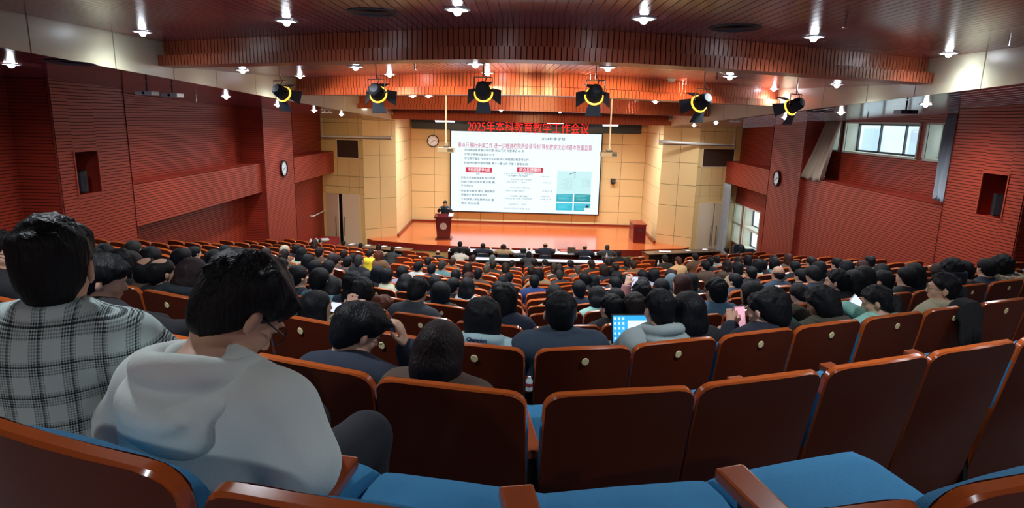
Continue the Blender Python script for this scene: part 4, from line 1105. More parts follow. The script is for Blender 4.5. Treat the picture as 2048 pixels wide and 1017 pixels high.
def hood_mesh(p, h, m, k=1.0):
    n0 = p.neck0; f = Fld(n0-V3(.27, .30, .24), n0+V3(.27, .22, .18), h)
    for j in range(16):
        a0 = PI*.88+j/16*PI*1.24; a1 = PI*.88+(j+1)/16*PI*1.24
        def P(a, R_, z): return n0+V3(R_*k*math.cos(a), -.02+R_*.98*k*math.sin(a), z)
        bk = max(0, -math.sin((a0+a1)/2))
        f.cone(P(a0, .098, .03+.02*bk), P(a1, .098, .03+.02*bk), .026+.012*bk, .026+.012*bk, .012)
        f.cone(P(a0, .122, -.012-.01*bk), P(a1, .122, -.012-.01*bk), .024+.016*bk, .024+.016*bk, .010)
    f.ell(n0+V3(.0, -.135, -.055), (.125*k, .045, .07), .02); f.ell(n0+V3(.03, -.165, -.02), (.07*k, .03, .03), .008)
    f.ell(n0+V3(0, .02, .07), (.066, .075, .075), .01, None, 'd')
    f.noise(.007, (26, 26, 40), 4); return f.mesh('hood', m, 1)
PROTO = {}
def person(key, h, hair, cloth, pose_kw, haircol, clothcol, skin=None, puff=0.0, accessory=None):
    """returns a fresh root with children (shared meshes for equal keys)"""
    pk = (h, tuple(sorted((k, str(v)) for k, v in pose_kw.items())))
    p = Pose(**pose_kw); skin = skin or SKIN
    def get(kind, fn):
        kk = (kind, pk)
        if kk not in PROTO: PROTO[kk] = fn()
        return PROTO[kk]
    bm_ = get('body', lambda: body_mesh(p, h, SKIN))
    root = ob('person', bm_)
    if skin is not SKIN: root.material_slots[0].link = 'OBJECT'; root.material_slots[0].material = skin
    if hair:
        o = ob('hair' if hair != 'cap' else 'cap', get('hair'+hair, lambda: hair_mesh(p, h*.75 if h > .012 else h, hair, hairmat((20, 20, 24)))), root)
        o.material_slots[0].link = 'OBJECT'; o.material_slots[0].material = hairmat(haircol) if hair != 'cap' else clothmat(haircol)
    o = ob('jacket', get('cl%s%.3f' % (cloth, puff), lambda: cloth_mesh(p, h, cloth, clothmat((40, 40, 40)), puff)), root)
    o.material_slots[0].link = 'OBJECT'; o.material_slots[0].material = clothmat(clothcol) if isinstance(clothcol, tuple) else clothcol
    if not p.stand: ob('trousers', get('tr', lambda: trouser_mesh(p, h, TROU)), root)
    return root, p

# ------------------------------------------------------------------ front: podium, desks, cabinets
def emblem(parent, c, r, m1, m2, y):
    b = MB(); P = []
    for k in range(40):
        a = k*2*PI/40; rr = r*(1+.12*math.cos(8*a)); P.append((rr*math.cos(a), rr*math.sin(a)))
    b.add([(c[0]+x, y, c[1]+z) for x, z in P], [tuple(range(40))], m1); b.build('emblem', parent)
    b = MB(); P = [(r*.55*math.cos(k*PI/10), r*.55*math.sin(k*PI/10)) for k in range(20)]; Q = [(x*.8, z*.8) for x, z in P]
    b.add([(c[0]+x, y-.004, c[1]+z) for x, z in P+Q], [(k, (k+1) % 20, 20+(k+1) % 20, 20+k) for k in range(20)], m2)
    for dz in (-.02, .02): b.box((c[0], y-.004, c[1]+dz), (r*.6, .003, .012), m2)
    b.build('emblem_ring', parent)
pc = onY(888, 478, 28.5); pc.z = ZS
pod = thing('podium', pc, 'dark maroon wooden podium with a pale round emblem on the stage', 'podium')
b = MB(); b.add([(-.30, -.2, .05), (.30, -.2, .05), (.26, .2, .05), (-.26, .2, .05), (-.38, -.24, 1.02), (.38, -.24, 1.02), (.33, .2, 1.08), (-.33, .2, 1.08)],
      [(0,3,2,1), (4,5,6,7), (0,1,5,4), (1,2,6,5), (2,3,7,6), (3,0,4,7)], MAROON); b.build('body', pod, bevel=.01)
MB().box((0, 0, .03), (.74, .56, .06), MAROON).build('plinth', pod); MB().box((0, -.02, 1.07), (.86, .54, .05), MAROON, rot=Matrix.Rotation(math.radians(8), 3, 'X')).build('desk_top', pod)
emblem(pod, (.0, .62), .16, mat('emblem_silver', (200, 200, 205), .4), mat('emblem_line', (150, 140, 145), .4), -.235)
t = thing('microphone', pc+Vector((.22, .0, 1.1)), 'thin black gooseneck microphone on the podium', 'microphone')
MB().path([(0, 0, 0), (.02, .04, .15), (.0, .12, .27)], .008, BLACK, 6).build('gooseneck', t); MB().tube((0, .12, .27), (0, .17, .29), .02, BLACK).build('capsule', t)
t = thing('paper_sheet', pc+Vector((.33, -.05, 1.13)), 'white sheet of paper sticking over the podium edge', 'paper')
MB().box((0, 0, 0), (.21, .29, .004), PAPER, rot=Matrix.Rotation(.3, 3, 'X')).build('sheet', t)
cc = onZ(1279, 478, ZS)
cab = thing('cabinet', (5.45, 29.3, ZS), 'reddish brown wooden cabinet on the right side of the stage', 'cabinet')
MB().box((0, 0, .42), (.56, 1.3, .84), MAHOG).build('body', cab, bevel=.008); MB().box((0, 0, .865), (.62, 1.38, .04), MAHOG).build('top', cab, bevel=.006)
for k in range(3): d_ = MB().box((-.285, -.42+k*.42, .45), (.012, .38, .7), MAROON).build('side_panel', cab)
dd = MB().box((0, -.655, .6), (.5, .015, .3), MAROON).build('drawer', cab); MB().box((0, -.67, .6), (.12, .02, .02), CHROME).build('knob', dd)
MB().box((0, -.655, .24), (.5, .015, .36), MAROON).build('door', cab)

def desk(A, B, z, dep, label, top, front, cover=None, segs=1, name='conference_desk', zf=ZF):
    A = Vector(A); B = Vector(B)
    d = B-A; L = d.length; rz = math.atan2(d.y, d.x); m = (A+B)/2
    t = thing(name, (m.x, m.y, zf), label, 'desk', None, rz); H = z-zf
    MB().box((0, 0, H-.02), (L, dep, .04), top).build('table_top', t, bevel=.006)
    MB().box((0, dep/2-.03, H/2-.03), (L-.04, .03, H-.08), front).build('modesty_panel', t)
    for s_ in (-1, 1): MB().box((s_*(L/2-.03), 0, H/2-.03), (.04, dep-.06, H-.06), WOODA if front is DESKF else front).build('side_panel', t)
    for k in range(1, segs): MB().box((-L/2+L*k/segs, 0, H/2-.03), (.03, dep-.08, H-.06), front).build('divider', t)
    if cover: MB().box((0, -.02, H+.004), (L-.02, dep-.04, .008), cover).build('table_cover', t)
    return t
DZ = -5.40
desk((-3.05, 25.4), (3.75, 25.45), DZ, .62, 'long front desk under a white cover facing the stage', DESKT, MAROON, CLOTHW, 4)
desk((-1.95, 23.9), (3.2, 23.9), DZ, .5, 'second long white-topped desk behind the front panel desk', DESKT, MAROON, CLOTHW, 3)
a = onZ(676, 489, DZ); b_ = onZ(822, 500, DZ); desk((a.x, a.y), (b_.x, b_.y), DZ, .62, 'long dark wooden desk on the left in front of the stage', DESKT, DESKF, None, 3)
a2 = onZ(1290, 506, DZ); b2 = onZ(1434, 500, DZ); desk((a2.x, a2.y), (b2.x, b2.y), DZ, .62, 'long dark wooden desk on the right in front of the stage', DESKT, DESKF, None, 3)
desk((4.9, 22.6), (9.1, 23.6), -5.42, .45, 'plain brown desk behind the right dark desk', WOODA, WOODA, None, 3)
# desk things
def cup(p, label, grp='lidded white tea cups on the front desk'):
    t = thing('tea_cup', p, label, 'cup', grp)
    MB().lathe([(.0001, 0), (.03, .0), (.042, .1), (.038, .1), (.028, .01)], WHITE, 16).build('cup_body', t, smooth=True)
    MB().lathe([(.045, .1), (.03, .125), (.01, .13), (.012, .15), (.0001, .155)], WHITE, 16).build('lid', t, smooth=True)
    MB().path([(.04, 0, .08), (.065, 0, .06), (.038, 0, .03)], .006, WHITE, 5).build('handle', t)
xs_c = [938, 981, 1021, 1054, 1063, 1113]
for k, px in enumerate(xs_c): q = onY(px, 500, 25.5); cup(Vector((q.x, 25.5, DZ+.008)), 'white lidded cup on the front desk, %s from the left' % ORD[k])
q = onY(1128, 503, 25.5); t = thing('name_sign', (q.x, 25.5, DZ+.008), 'pink red name sign standing on the front desk', 'sign')
MB().add([(-.17, 0, 0), (.17, 0, 0), (.17, .05, .13), (-.17, .05, .13), (-.17, .1, 0), (.17, .1, 0)], [(0,1,2,3), (3,2,5,4)], mat('sign_pink', (220, 110, 100), .6)).build('card', t)
text('会议代表', -.13, .035, .055, PAPER, t, width=.26, y=.012)
for k, px in enumerate((920, 945, 962, 1001, 1040, 1074, 1145, 1190)):
    q = onY(px, 506, 25.3); t = ob('paper_sheet', None); 
    bpy.data.objects.remove(t)
    o = MB().box((0, 0, .003), (.21, .29, .005), PAPER).build('paper_sheet', None, (q.x, 25.3, DZ+.01), (0, 0, random.uniform(-.2, .2))); tag(o, 'white sheet of paper on the front desk, %s from the left' % ORD[k], 'paper', 'papers on the front desk')
for k, px in enumerate((703, 736, 767, 797)):
    q = onZ(px, 489+k*2.2, DZ+.01); o = MB().box((0, 0, .003), (.21, .29, .005), PAPER).build('paper_sheet', None, tuple(q), (0, 0, random.uniform(-.4, .4))); tag(o, 'white paper on the left dark desk, %s from the left' % ORD[k], 'paper', 'papers on the left desk')
for k, px in enumerate((1330, 1375, 1410)):
    q = onZ(px, 503.5-k*2, DZ+.01); o = MB().box((0, 0, .003), (.21 if k else .5, .29, .005), PAPER).build('paper_sheet', None, tuple(q), (0, 0, random.uniform(-.4, .4))); tag(o, 'white paper on the right dark desk, %s from the left' % ORD[k], 'paper', 'papers on the right desk')
t = thing('laptop', onY(1143, 505, 25.35)*1.0, 'black laptop open on the front desk', 'laptop'); t.location.z = DZ+.01
MB().box((0, 0, .01), (.34, .24, .02), BLACK).build('base', t); MB().box((0, .13, .11), (.34, .012, .22), BLACK, rot=Matrix.Rotation(-.2, 3, 'X')).build('display_lid', t)
def bottle(p, label, h=.23, r=.033, m=None, grp=None):
    t = thing('water_bottle', p, label, 'bottle', grp); m = m or mat('clear_bottle', (200, 212, 216), .15)
    MB().lathe([(.0001, 0), (r, 0), (r, h*.7), (r*.45, h*.88), (r*.4, h*.92)], m, 14).build('bottle_body', t, smooth=True)
    MB().lathe([(r*.48, h*.92), (r*.48, h), (.0001, h)], WHITE, 12).build('cap', t); MB().lathe([(r*1.02, h*.3), (r*1.02, h*.55)], mat('bottle_label', (170, 60, 60), .5), 14).build('bottle_label', t); return t
q = onY(1213, 520, 23.9); bottle(Vector((q.x, 23.9, DZ+.01)), 'tall clear water bottle at the right end of the second desk', .36, .04)
q = onY(1318, 516, 22.8); bottle(Vector((q.x, 22.85, -5.41)), 'tall clear water bottle on the plain brown desk at right', .36, .04)
# conference chairs at the front desks
def conf_chair(p, label, a=0):
    t = thing('conference_chair', p, label, 'chair', 'dark chairs at the front desks', a)
    MB().box((0, .1, .45), (.48, .46, .07), LEATH).build('seat', t, bevel=.02); MB().box((0, -.16, .66), (.44, .05, .3), LEATH, rot=Matrix.Rotation(.12, 3, 'X')).build('backrest', t, bevel=.02)
    MB().path([(-.23, -.19, .55), (-.22, -.2, .78), (-.1, -.21, .83), (.1, -.21, .83), (.22, -.2, .78), (.23, -.19, .55)], .012, CHROME, 6).build('back_frame', t)
    for sx in (-1, 1):
        for sy in (-.1, .3): MB().tube((sx*.21, sy, .42), (sx*.23, sy, 0), .013, CHROME).build('leg', t)
PANEL = [(920, 483), (966, 487), (1007, 489), (1047, 495), (1091, 485), (1170, 490), (1215, 490)]
for k, (px, _) in enumerate(PANEL): q = onY(px, 500, 24.75); conf_chair((q.x, 24.75, ZF), 'dark conference chair at the front desk, %s from the left' % ORD[k])
PANEL2 = [(920, 497), (1062, 505), (1238, 501)]
# left corner table with cloth and bottles
ta = thing('side_table', (-8.72, 26.3, ZF), 'table under a red cloth against the left wall near the door', 'table')
MB().box((0, 0, .73), (.9, 2.6, .04), WOODA).build('table_top', ta); b = MB(); P = []
for k in range(61):
    u = k/60; per = 2*(.9+2.6); dd_ = u*per
    if dd_ < .9: x, y = -.45+dd_, -1.3
    elif dd_ < 3.5: x, y = .45, -1.3+(dd_-.9)
    elif dd_ < 4.4: x, y = .45-(dd_-3.5), 1.3
    else: x, y = -.45, 1.3-(dd_-4.4)
    P.append((x*(1+.03*math.sin(k*2.1)), y*(1+.012*math.sin(k*1.7))))
b.add([(x*1.02, y*1.01, .755) for x, y in P]+[(x*1.05, y*1.02, .08) for x, y in P], [(k, k+1, 61+k+1, 61+k) for k in range(60)]+[tuple(range(60))], TIRED); b.build('tablecloth', ta)
for k, (x, y) in enumerate(((-8.75, 25.25), (-8.55, 25.35))): bottle(Vector((x, y, ZF+.76)), 'white thermos flask on the red table, %s one' % ('left', 'right')[k], .34, .07, WHITE, 'thermos flasks on the red table')
cup(Vector((-8.9, 25.1, ZF+.76)), 'white paper cup beside the thermos flasks on the red table', None)
for k in range(5):
    o = MB().box((0, 0, .012), (.3, .42, .024), PAPER if k != 2 else mat('green_folder', (120, 150, 140), .6)).build('booklet', None, (-8.65+.04*k, 26.3+.1*(k % 2), ZF+.76+.025*k), (0, 0, -.5+.25*k)); tag(o, 'booklet in the loose pile on the red table, %s from the bottom' % ORD[k], 'booklet', 'booklets on the red table')
for k in range(4):
    o = MB().box((0, 0, .11), (.05, .2, .22), (DGREY, PAPER, mat('green_folder', (120, 150, 140), .6), BLACK)[k]).build('upright_folder', None, (-8.7+.06*k, 25.65, ZF+.76), (0, .1, .2)); tag(o, 'upright folder beside the flasks on the red table, %s from the left' % ORD[k], 'folder', 'folders on the red table')
t = thing('water_bottle', (0, 0, 0), 'x', 'bottle'); bpy.data.objects.remove(t)
bottle(Vector((-8.0, 27.3, ZF)), 'clear bottle with red label standing on the floor by the red table', .45, .07)
# wall handrail
a = onX(626, 433, XL2+.1); b_ = onX(655, 419, XL2+.1); t = thing('handrail', a, 'white handrail on the red wall beside the left door', 'handrail')
MB().tube((0, 0, 0), b_-a, .03, WHITE).build('rail', t); MB().tube((0, 0, 0), (-.12, 0, 0), .035, WHITE).build('bracket', t)
# right corner: folded table and two office chairs
t = thing('folded_table', (7.9, 23.4, ZF), 'dark table tipped on its edge in the right corner', 'table', rz=.25)
MB().box((0, 0, .62), (1.05, .04, 1.05), DESKT, rot=Matrix.Rotation(math.radians(42), 3, 'Y') @ Matrix.Rotation(.25, 3, 'X')).build('table_top', t)
MB().path([(-.45, .05, .05), (-.2, .3, .3), (.35, .25, .35), (.5, .05, .05)], .02, CHROME, 6).build('folding_leg', t); MB().path([(-.05, .1, 1.28), (.3, .25, 1.3), (.6, .1, .85)], .018, CHROME, 6).build('folding_leg', t)
def office_chair(p, rz, lab):
    t = thing('office_chair', p, lab, 'chair', 'navy office chairs in the right corner', rz)
    MB().box((0, 0, .48), (.54, .52, .12), LEATH).build('seat', t, bevel=.04, seg=3, smooth=True); MB().box((0, .24, .86), (.5, .1, .62), LEATH, rot=Matrix.Rotation(-.12, 3, 'X')).build('backrest', t, bevel=.045, seg=3, smooth=True)
    MB().box((0, .29, 1.12), (.4, .11, .2), LEATH).build('headrest', t, bevel=.04, seg=3, smooth=True)
    for s_ in (-1, 1): MB().path([(s_*.27, .2, .5), (s_*.29, .1, .7), (s_*.29, -.15, .7), (s_*.27, -.15, .5)], .02, BLACK, 6).build('armrest', t)
    MB().tube((0, 0, .1), (0, 0, .44), .03, CHROME).build('gas_lift', t)
    for k in range(5): a_ = k*2*PI/5; MB().tube((0, 0, .1), (.28*math.cos(a_), .28*math.sin(a_), .04), .02, BLACK, n=6).build('leg', t)
q1 = onY(1489, 515, 23.2); q2 = onY(1510, 518, 22.6)
office_chair((q1.x, 23.5, ZF+.4), .3, 'navy padded office chair in the right corner, left of the pair'); office_chair((q2.x, 22.9, ZF+.35), .1, 'navy padded office chair in the right corner, right of the pair')
MB().box((8.7, 23.3, ZF+.17), (1.6, 1.4, .34), FLOORM).build('step_block')['kind'] = 'structure'

# ------------------------------------------------------------------ people in the audience
ORG = {1: (0, 400, 3.39), 2: (400, 460, 4.2375), 3: (750, 470, 4.2375), 4: (1100, 470, 4.2375), 5: (1400, 470, 4.2375), 6: (1700, 470, 4.2386), 7: (0, 0, 1)}
HC = {'k': (20, 20, 25), 'b': (46, 30, 28), 'r': (86, 44, 36), 'g': (74, 72, 70), 'o': (150, 78, 44), 'w': (190, 176, 150), 't': (92, 110, 116)}
HN = {'k': 'black', 'b': 'dark brown', 'r': 'reddish brown', 'g': 'greying', 'o': 'copper', 'w': 'cream', 't': 'grey'}
SN = {'short': 'short', 'buzz': 'cropped', 'fluffy': 'thick', 'bob': 'bobbed', 'long': 'long', 'longdown': 'long', 'pony': 'ponytailed', 'bun': 'bunned', 'bald': 'thinning', 'bare': 'sparse', 'cap': 'cap'}
CC = {'navy': (30, 38, 56), 'black': (22, 23, 28), 'charcoal': (56, 60, 66), 'teal': (96, 140, 148), 'white': (205, 208, 204), 'beige': (172, 150, 118), 'brown': (84, 64, 52), 'yellow': (196, 192, 50),
      'cream': (206, 200, 172), 'red': (168, 28, 34), 'olive': (66, 62, 48), 'mint': (160, 208, 194), 'denim': (62, 92, 112), 'lilac': (176, 164, 186), 'pink': (176, 120, 118), 'grey': (150, 158, 154), 'slate': (52, 64, 78), 'royal': (28, 52, 104)}
PL = """2 110 165 95 short k plain charcoal;2 217 122 80 short k plain navy;2 275 165 60 short k plain black;2 350 180 52 bob k plain black;2 410 155 60 short k plain charcoal;2 565 150 70 long b plain black
2 725 125 52 cap w plain brown;2 722 158 70 pony b plain olive;2 822 118 50 short k plain black;2 870 145 72 long k plain cream;2 975 80 55 long b plain black;2 1015 140 75 short b plain brown;2 925 205 90 bob k plain navy
2 715 235 80 short k plain charcoal;2 985 250 60 short k plain black;2 1095 250 75 short k plain brown;2 1160 205 70 short b plain brown;2 1125 190 42 short g plain brown;2 1225 165 50 short b plain black
2 1258 220 65 short k hood charcoal;2 1300 195 50 short k plain navy;2 1350 205 75 buzz g plain black;2 1448 160 65 short k hood yellow;2 1520 175 58 bob r plain brown;2 1290 350 110 short k plain navy;2 1375 405 100 bob k plain white
2 1510 295 110 longdown k hood black;2 1590 315 70 short k plain cream;2 835 290 140 short k plain navy;2 1020 310 115 short k plain teal;2 1145 395 165 longdown k plain black;2 1310 450 165 bald k plain navy
2 1440 350 60 bob k plain black
3 455 182 55 short k plain black;3 575 212 50 short g plain teal;3 375 222 65 short k plain white;3 660 190 60 short b plain brown;3 485 240 75 short k plain navy;3 235 255 80 short k plain lilac;3 835 165 48 short b plain black;3 1000 165 60 short t plain charcoal;3 1005 215 60 short k plain black;3 1165 210 60 short k plain black
3 1345 200 50 short k plain black;3 1437 203 38 short k plain navy;3 790 235 90 longdown b plain black;3 950 250 70 short g plain brown;3 1110 235 70 bob k plain black;3 1325 260 70 short k plain black;3 1385 280 80 bob k plain beige;3 1520 235 62 long b plain brown;3 1655 212 46 short k plain black;3 1560 245 75 longdown k plain black;3 1565 290 75 buzz g plain charcoal
3 690 285 75 short k plain black;3 800 310 75 short r plain black;3 880 275 75 buzz k plain brown;3 1085 340 80 short k plain navy;3 1140 315 60 short k plain black;3 280 330 115 long k plain black;3 510 335 78 short k plain navy;3 395 360 180 short k collar charcoal;3 560 395 150 bob k plain black;3 670 355 125 short k plain black;3 785 355 100 long k plain white
3 1045 385 90 short k plain slate;3 1110 415 170 bob k collar navy;3 1350 330 110 short k plain royal;3 1510 420 115 bob k plain beige
4 170 210 50 short k plain black;4 345 208 48 short k plain black;4 355 228 60 short b plain brown;4 235 250 60 buzz g plain charcoal;4 450 250 65 bob b plain navy;4 555 230 70 short k plain black;4 510 265 70 short k plain navy;4 705 210 55 short b plain brown;4 650 190 62 bob k plain black;4 500 190 60 bob k plain black
4 290 310 80 short k plain black;4 565 305 90 bob k plain navy;4 370 325 78 long k plain white;4 545 345 95 short k plain navy;4 655 325 80 short k plain olive;4 780 290 62 short k plain black;4 880 280 75 bob k plain lilac;4 1015 285 60 short b plain black;4 1030 320 70 cap t plain charcoal;4 785 350 90 short k plain charcoal
4 245 378 110 short k plain navy;4 385 430 145 longdown k plain mint;4 550 440 140 short k plain black;4 520 500 165 short k plain black;4 945 360 150 short k plain slate;4 1120 325 165 longdown r plain beige;4 1190 320 80 bob k plain black;4 1415 360 165 short k collar denim
4 715 500 178 bob b plain black;4 1180 470 205 longdown k plain black;4 975 165 50 short k plain black;4 1082 180 50 buzz r plain beige;4 1230 150 58 short k plain brown;4 1355 185 60 short k plain black;4 1412 170 55 short b collar grey;4 1310 215 55 short k plain brown;4 1500 205 55 long b plain brown;4 1490 105 40 short k plain charcoal
5 355 85 48 long k plain black;5 320 180 42 short b plain brown;5 395 170 46 bob k plain black;5 310 225 75 bob k plain beige;5 435 260 75 short k plain black;5 485 205 80 bob k plain cream;5 520 200 50 short k plain black;5 625 165 60 short b plain white;5 630 190 68 bob k plain teal;5 665 255 70 bare b plain slate;5 750 155 68 longdown r plain brown;5 805 215 65 short k plain black;5 850 280 60 short k plain black
5 935 180 60 short b plain navy;5 1000 220 80 bob k plain black;5 1155 190 65 short k plain black;5 1235 215 75 bob k plain black;5 1380 210 60 short r plain pink;5 1440 170 85 short k hood grey;5 1375 260 100 bob k plain white;5 300 320 105 short k plain slate;5 930 260 120 short k plain navy;5 1310 290 130 longdown k plain black;5 445 390 140 bob k plain black;5 600 455 130 bob k plain black
5 810 410 150 short k plain black
6 270 240 95 longdown k plain black;6 290 290 110 short k plain slate;6 545 230 95 longdown k plain black;6 490 260 72 short k plain black;6 500 310 120 short k plain navy;6 740 240 72 bob b plain black;6 950 210 80 short k hood black;6 1160 190 90 short k plain navy;6 1230 230 120 short k plain red
1 600 305 135 bob k plain black;1 815 340 140 bob k plain black;1 705 295 92 bob k plain navy;1 900 265 80 buzz g collar brown;1 920 340 82 buzz g plain beige;1 990 380 98 bald k plain brown;1 1050 318 82 bob k plain black;1 1110 385 92 bald k plain black;1 1240 318 72 short k plain black;1 1325 310 82 short k plain black;1 1450 335 85 bob k plain charcoal;1 1530 303 62 short k plain navy;1 1580 335 42 short k plain black;1 1680 325 42 short k plain black""".replace('\n', ';')
def place(root, p, px, py, r=None, D=None, zf=None, a=None, yaw=0, smin=.82, smax=1.2, cal='row', off=0):
    """put a seated figure so that the crown of the head is seen at (px,py); row r gives seat depth and floor"""
    hz = p.hd(0, -.01, .13); x = 0
    for _ in range(12):
        if r is not None: d0 = ROWS[r][0]+rc(x)+off; fz = -(ROWS[r][1]+CH); ang = math.atan(rcs(x)) if a is None else a
        else: d0 = D; fz = zf; ang = a or 0
        ang += yaw; c, s = math.cos(ang), math.sin(ang)
        hx, hy = c*hz[0]-s*hz[1], s*hz[0]+c*hz[1]
        q = onY(px, py, d0+hy); x = q.x-hx
    sz = (q.z-fz)/hz[2]
    if smin is not None:
        szc = min(smax, max(smin, sz))
    root.location = (x, d0, fz); root.rotation_euler = (0, 0, ang); root.scale = (1, 1, szc)
    return x, sz
def best_row(px, py, top=1.13, lo=0):
    best = None
    for r in range(lo, len(ROWS)):
        x = 0
        for _ in range(6): q = onY(px, py, ROWS[r][0]+rc(x)+.35); x = q.x
        e = (q.z+ROWS[r][1]+CH)-top
        if best is None or abs(e) < abs(best[0]): best = (e, r)
    return best[1], best[0]
POSES = [dict(bow=.1, turn=0), dict(bow=.25, turn=.15), dict(bow=.2, turn=-.25), dict(bow=.05, turn=.3, lean=.08), dict(bow=.55, turn=0, lean=.1)]
NP = []
def sleepers(px, py, w):   # extra depth cue from the head width
    return w
for n, line in enumerate(PL.split(';')):
    f = line.split()
    if len(f) < 8: continue
    ox, oy, sc = ORG[int(f[0])]; px = ox+float(f[1])/sc; py = oy+float(f[2])/sc; w = float(f[3])/sc
    style, hc_, cl, col = f[4:8]
    # the row follows from where the crown is seen and how wide the head looks
    zc = .19*F/w; best = None
    for r in range(1, len(ROWS)):
        x = 0
        for _ in range(6): q = onY(px, py, ROWS[r][0]+rc(x)+.33); x = q.x
        hgt = q.z+ROWS[r][1]+CH; z_ = q.dot(FWD)
        e = abs(hgt-1.19)/.10+abs(math.log(z_/zc))/.40
        if best is None or e < best[0]: best = (e, r, hgt, z_)
    NP.append((px, py, w, style, hc_, cl, col, best[1], best[2], best[3]))
CNT = {}
NP.sort(key=lambda q: (q[7], abs(q[0]-1050)))
DBG = []
for n, (px, py, w, style, hc_, cl, col, r, hgt, z_) in enumerate(NP):
    ps = POSES[n % 5] if z_ < 9 else POSES[n % 3]
    h = .015 if z_ < 5.6 else .023
    root, p = person(n, h, style, cl, ps, HC[hc_], CC[col], skin=SKIN2 if n % 3 == 0 else SKIN)
    x, s_ = place(root, p, px, py, r)
    root.scale = (1.04 if style in ('bob', 'longdown') else 1.0, 1, root.scale[2])
    side = 'left' if px < 1050 else 'right'; CNT[(r, side)] = CNT.get((r, side), 0)+1
    hair = '%s %s hair' % (SN[style], HN[hc_]) if style != 'cap' else '%s cap' % HN[hc_]
    tag(root, 'person with %s in %s, %s row back, %s %s of centre' % (hair, col, ORD[r], ORD[CNT[(r, side)]-1], side), 'person', 'seated audience')
    DBG.append((round(px), round(py), r, round(s_, 2)))
    if style in ('bald',) and w > 20: pass
print('CLAMPED', [d for d in DBG if d[3] < .82 or d[3] > 1.2])

# ------------------------------------------------------------------ podium speaker, panel members
def world(root, p, v):
    c, s = math.cos(root.rotation_euler[2]), math.sin(root.rotation_euler[2]); x, y, z = v[0]*root.scale[0], v[1]*root.scale[1], v[2]*root.scale[2]
    return Vector(root.location)+Vector((c*x-s*y, s*x+c*y, z))
root, p = person('sp', .016, 'short', 'plain', dict(stand=True, hands='podium', bow=.2), (60, 58, 58), (24, 50, 62), SKIN)
k_ = 1.62/1.28
root.rotation_euler[2] = PI; root.scale = (1.1, 1.1, 1.13)
# standing: hips at .56 in the seated frame; lift so the feet meet the stage
root.location = (pc.x, pc.y+.78, ZS+.40)
tag(root, 'grey-haired person in a dark teal sweater standing behind the podium', 'person')
MB().path([(-.05, .33, .93), (0, .36, .91), (.05, .33, .93)], .012, PAPER, 6).build('shirt_collar', root)
for k, (px, py) in enumerate(PANEL):
    hs, hc_, cl, col = [('short', 'k', 'plain', 'black'), ('short', 'k', 'plain', 'navy'), ('bob', 'b', 'plain', 'beige'), ('bob', 'k', 'plain', 'charcoal'), ('bare', 'b', 'plain', 'navy'), ('bare', 'b', 'plain', 'navy'), ('short', 'g', 'plain', 'charcoal')][k]
    root, p = person('pn', .02, hs, cl, dict(bow=.15, lean=.2, hands='desk', big=1.08), HC[hc_], CC[col], SKIN2 if k % 2 else SKIN, .01)
    place(root, p, px, py, D=24.65, zf=ZF, a=0, smax=1.25)
    root.scale[0] = root.scale[1] = 1.16
    if k == 3: root.location.y -= .2
    tag(root, 'person in %s at the front white desk, %s from the left' % (['a black jacket', 'a navy coat', 'a beige coat', 'a grey patterned coat', 'a navy suit', 'a dark navy coat', 'a dark grey coat'][k], ORD[k]), 'person', 'people at the front desk')
for k, (px, py, hs, hc_, col) in enumerate(((920, 494, 'short', 'k', 'white'), (1058, 502, 'long', 'k', 'charcoal'), (1238, 500, 'short', 'k', 'black'), (876, 500, 'bare', 'b', 'black'))):
    root, p = person('pn', .02, hs, 'plain', dict(bow=.15, lean=.1, hands='desk'), HC[hc_], CC[col], SKIN)
    place(root, p, px, py, D=23.0, zf=ZF, a=0, smax=1.25)
    tag(root, 'person in %s behind the second white desk, %s' % (['a cream white top', 'a grey coat with long hair', 'a black jacket', 'a black top'][k], ['second from left', 'in the middle', 'at the right end', 'leftmost'][k]), 'person', 'people at the second desk')
for k, (px, py, hs, hc_, col, lab) in enumerate(((688, 481, 'short', 'k', 'black', 'leftmost, in black with white paper'), (722, 486, 'short', 'k', 'black', 'second from left, dark jacket'), (758, 488, 'long', 'b', 'beige', 'third, long brown hair and beige coat'), (786, 492, 'short', 'k', 'charcoal', 'rightmost, charcoal jacket'))):
    root, p = person('pn', .02, hs, 'plain', dict(bow=.15, lean=.2, hands='desk', big=1.08), HC[hc_], CC[col], SKIN)
    place(root, p, px, py, D=24.0-k*.35, zf=ZF, a=-.35, smax=1.25); tag(root, 'person at the left dark desk, '+lab, 'person', 'people at the left desk')
root, p = person('pn', .02, 'short', 'plain', dict(bow=.15, lean=.2, hands='desk', big=1.08), HC['k'], CC['charcoal'], SKIN)
place(root, p, 1451, 495, D=22.4, zf=ZF, a=.3, smax=1.25); tag(root, 'person in a grey jacket in front of the tipped table at right', 'person')
root, p = person('pn', .02, 'long', 'plain', dict(bow=.05, turn=1.2, hands='lap'), HC['k'], CC['black'], SKIN)
place(root, p, 1484, 492, D=21.9, zf=ZF, a=.3, smax=1.35); tag(root, 'person in black facing sideways beside the navy office chairs', 'person')
root, p = person('pn', .02, 'long', 'plain', dict(bow=.1, hands='lap'), HC['b'], CC['black'], SKIN)
place(root, p, 630, 478, D=23.6, zf=ZF, a=-.3, smax=1.35); tag(root, 'person with long dark hair in black beside the red table', 'person')

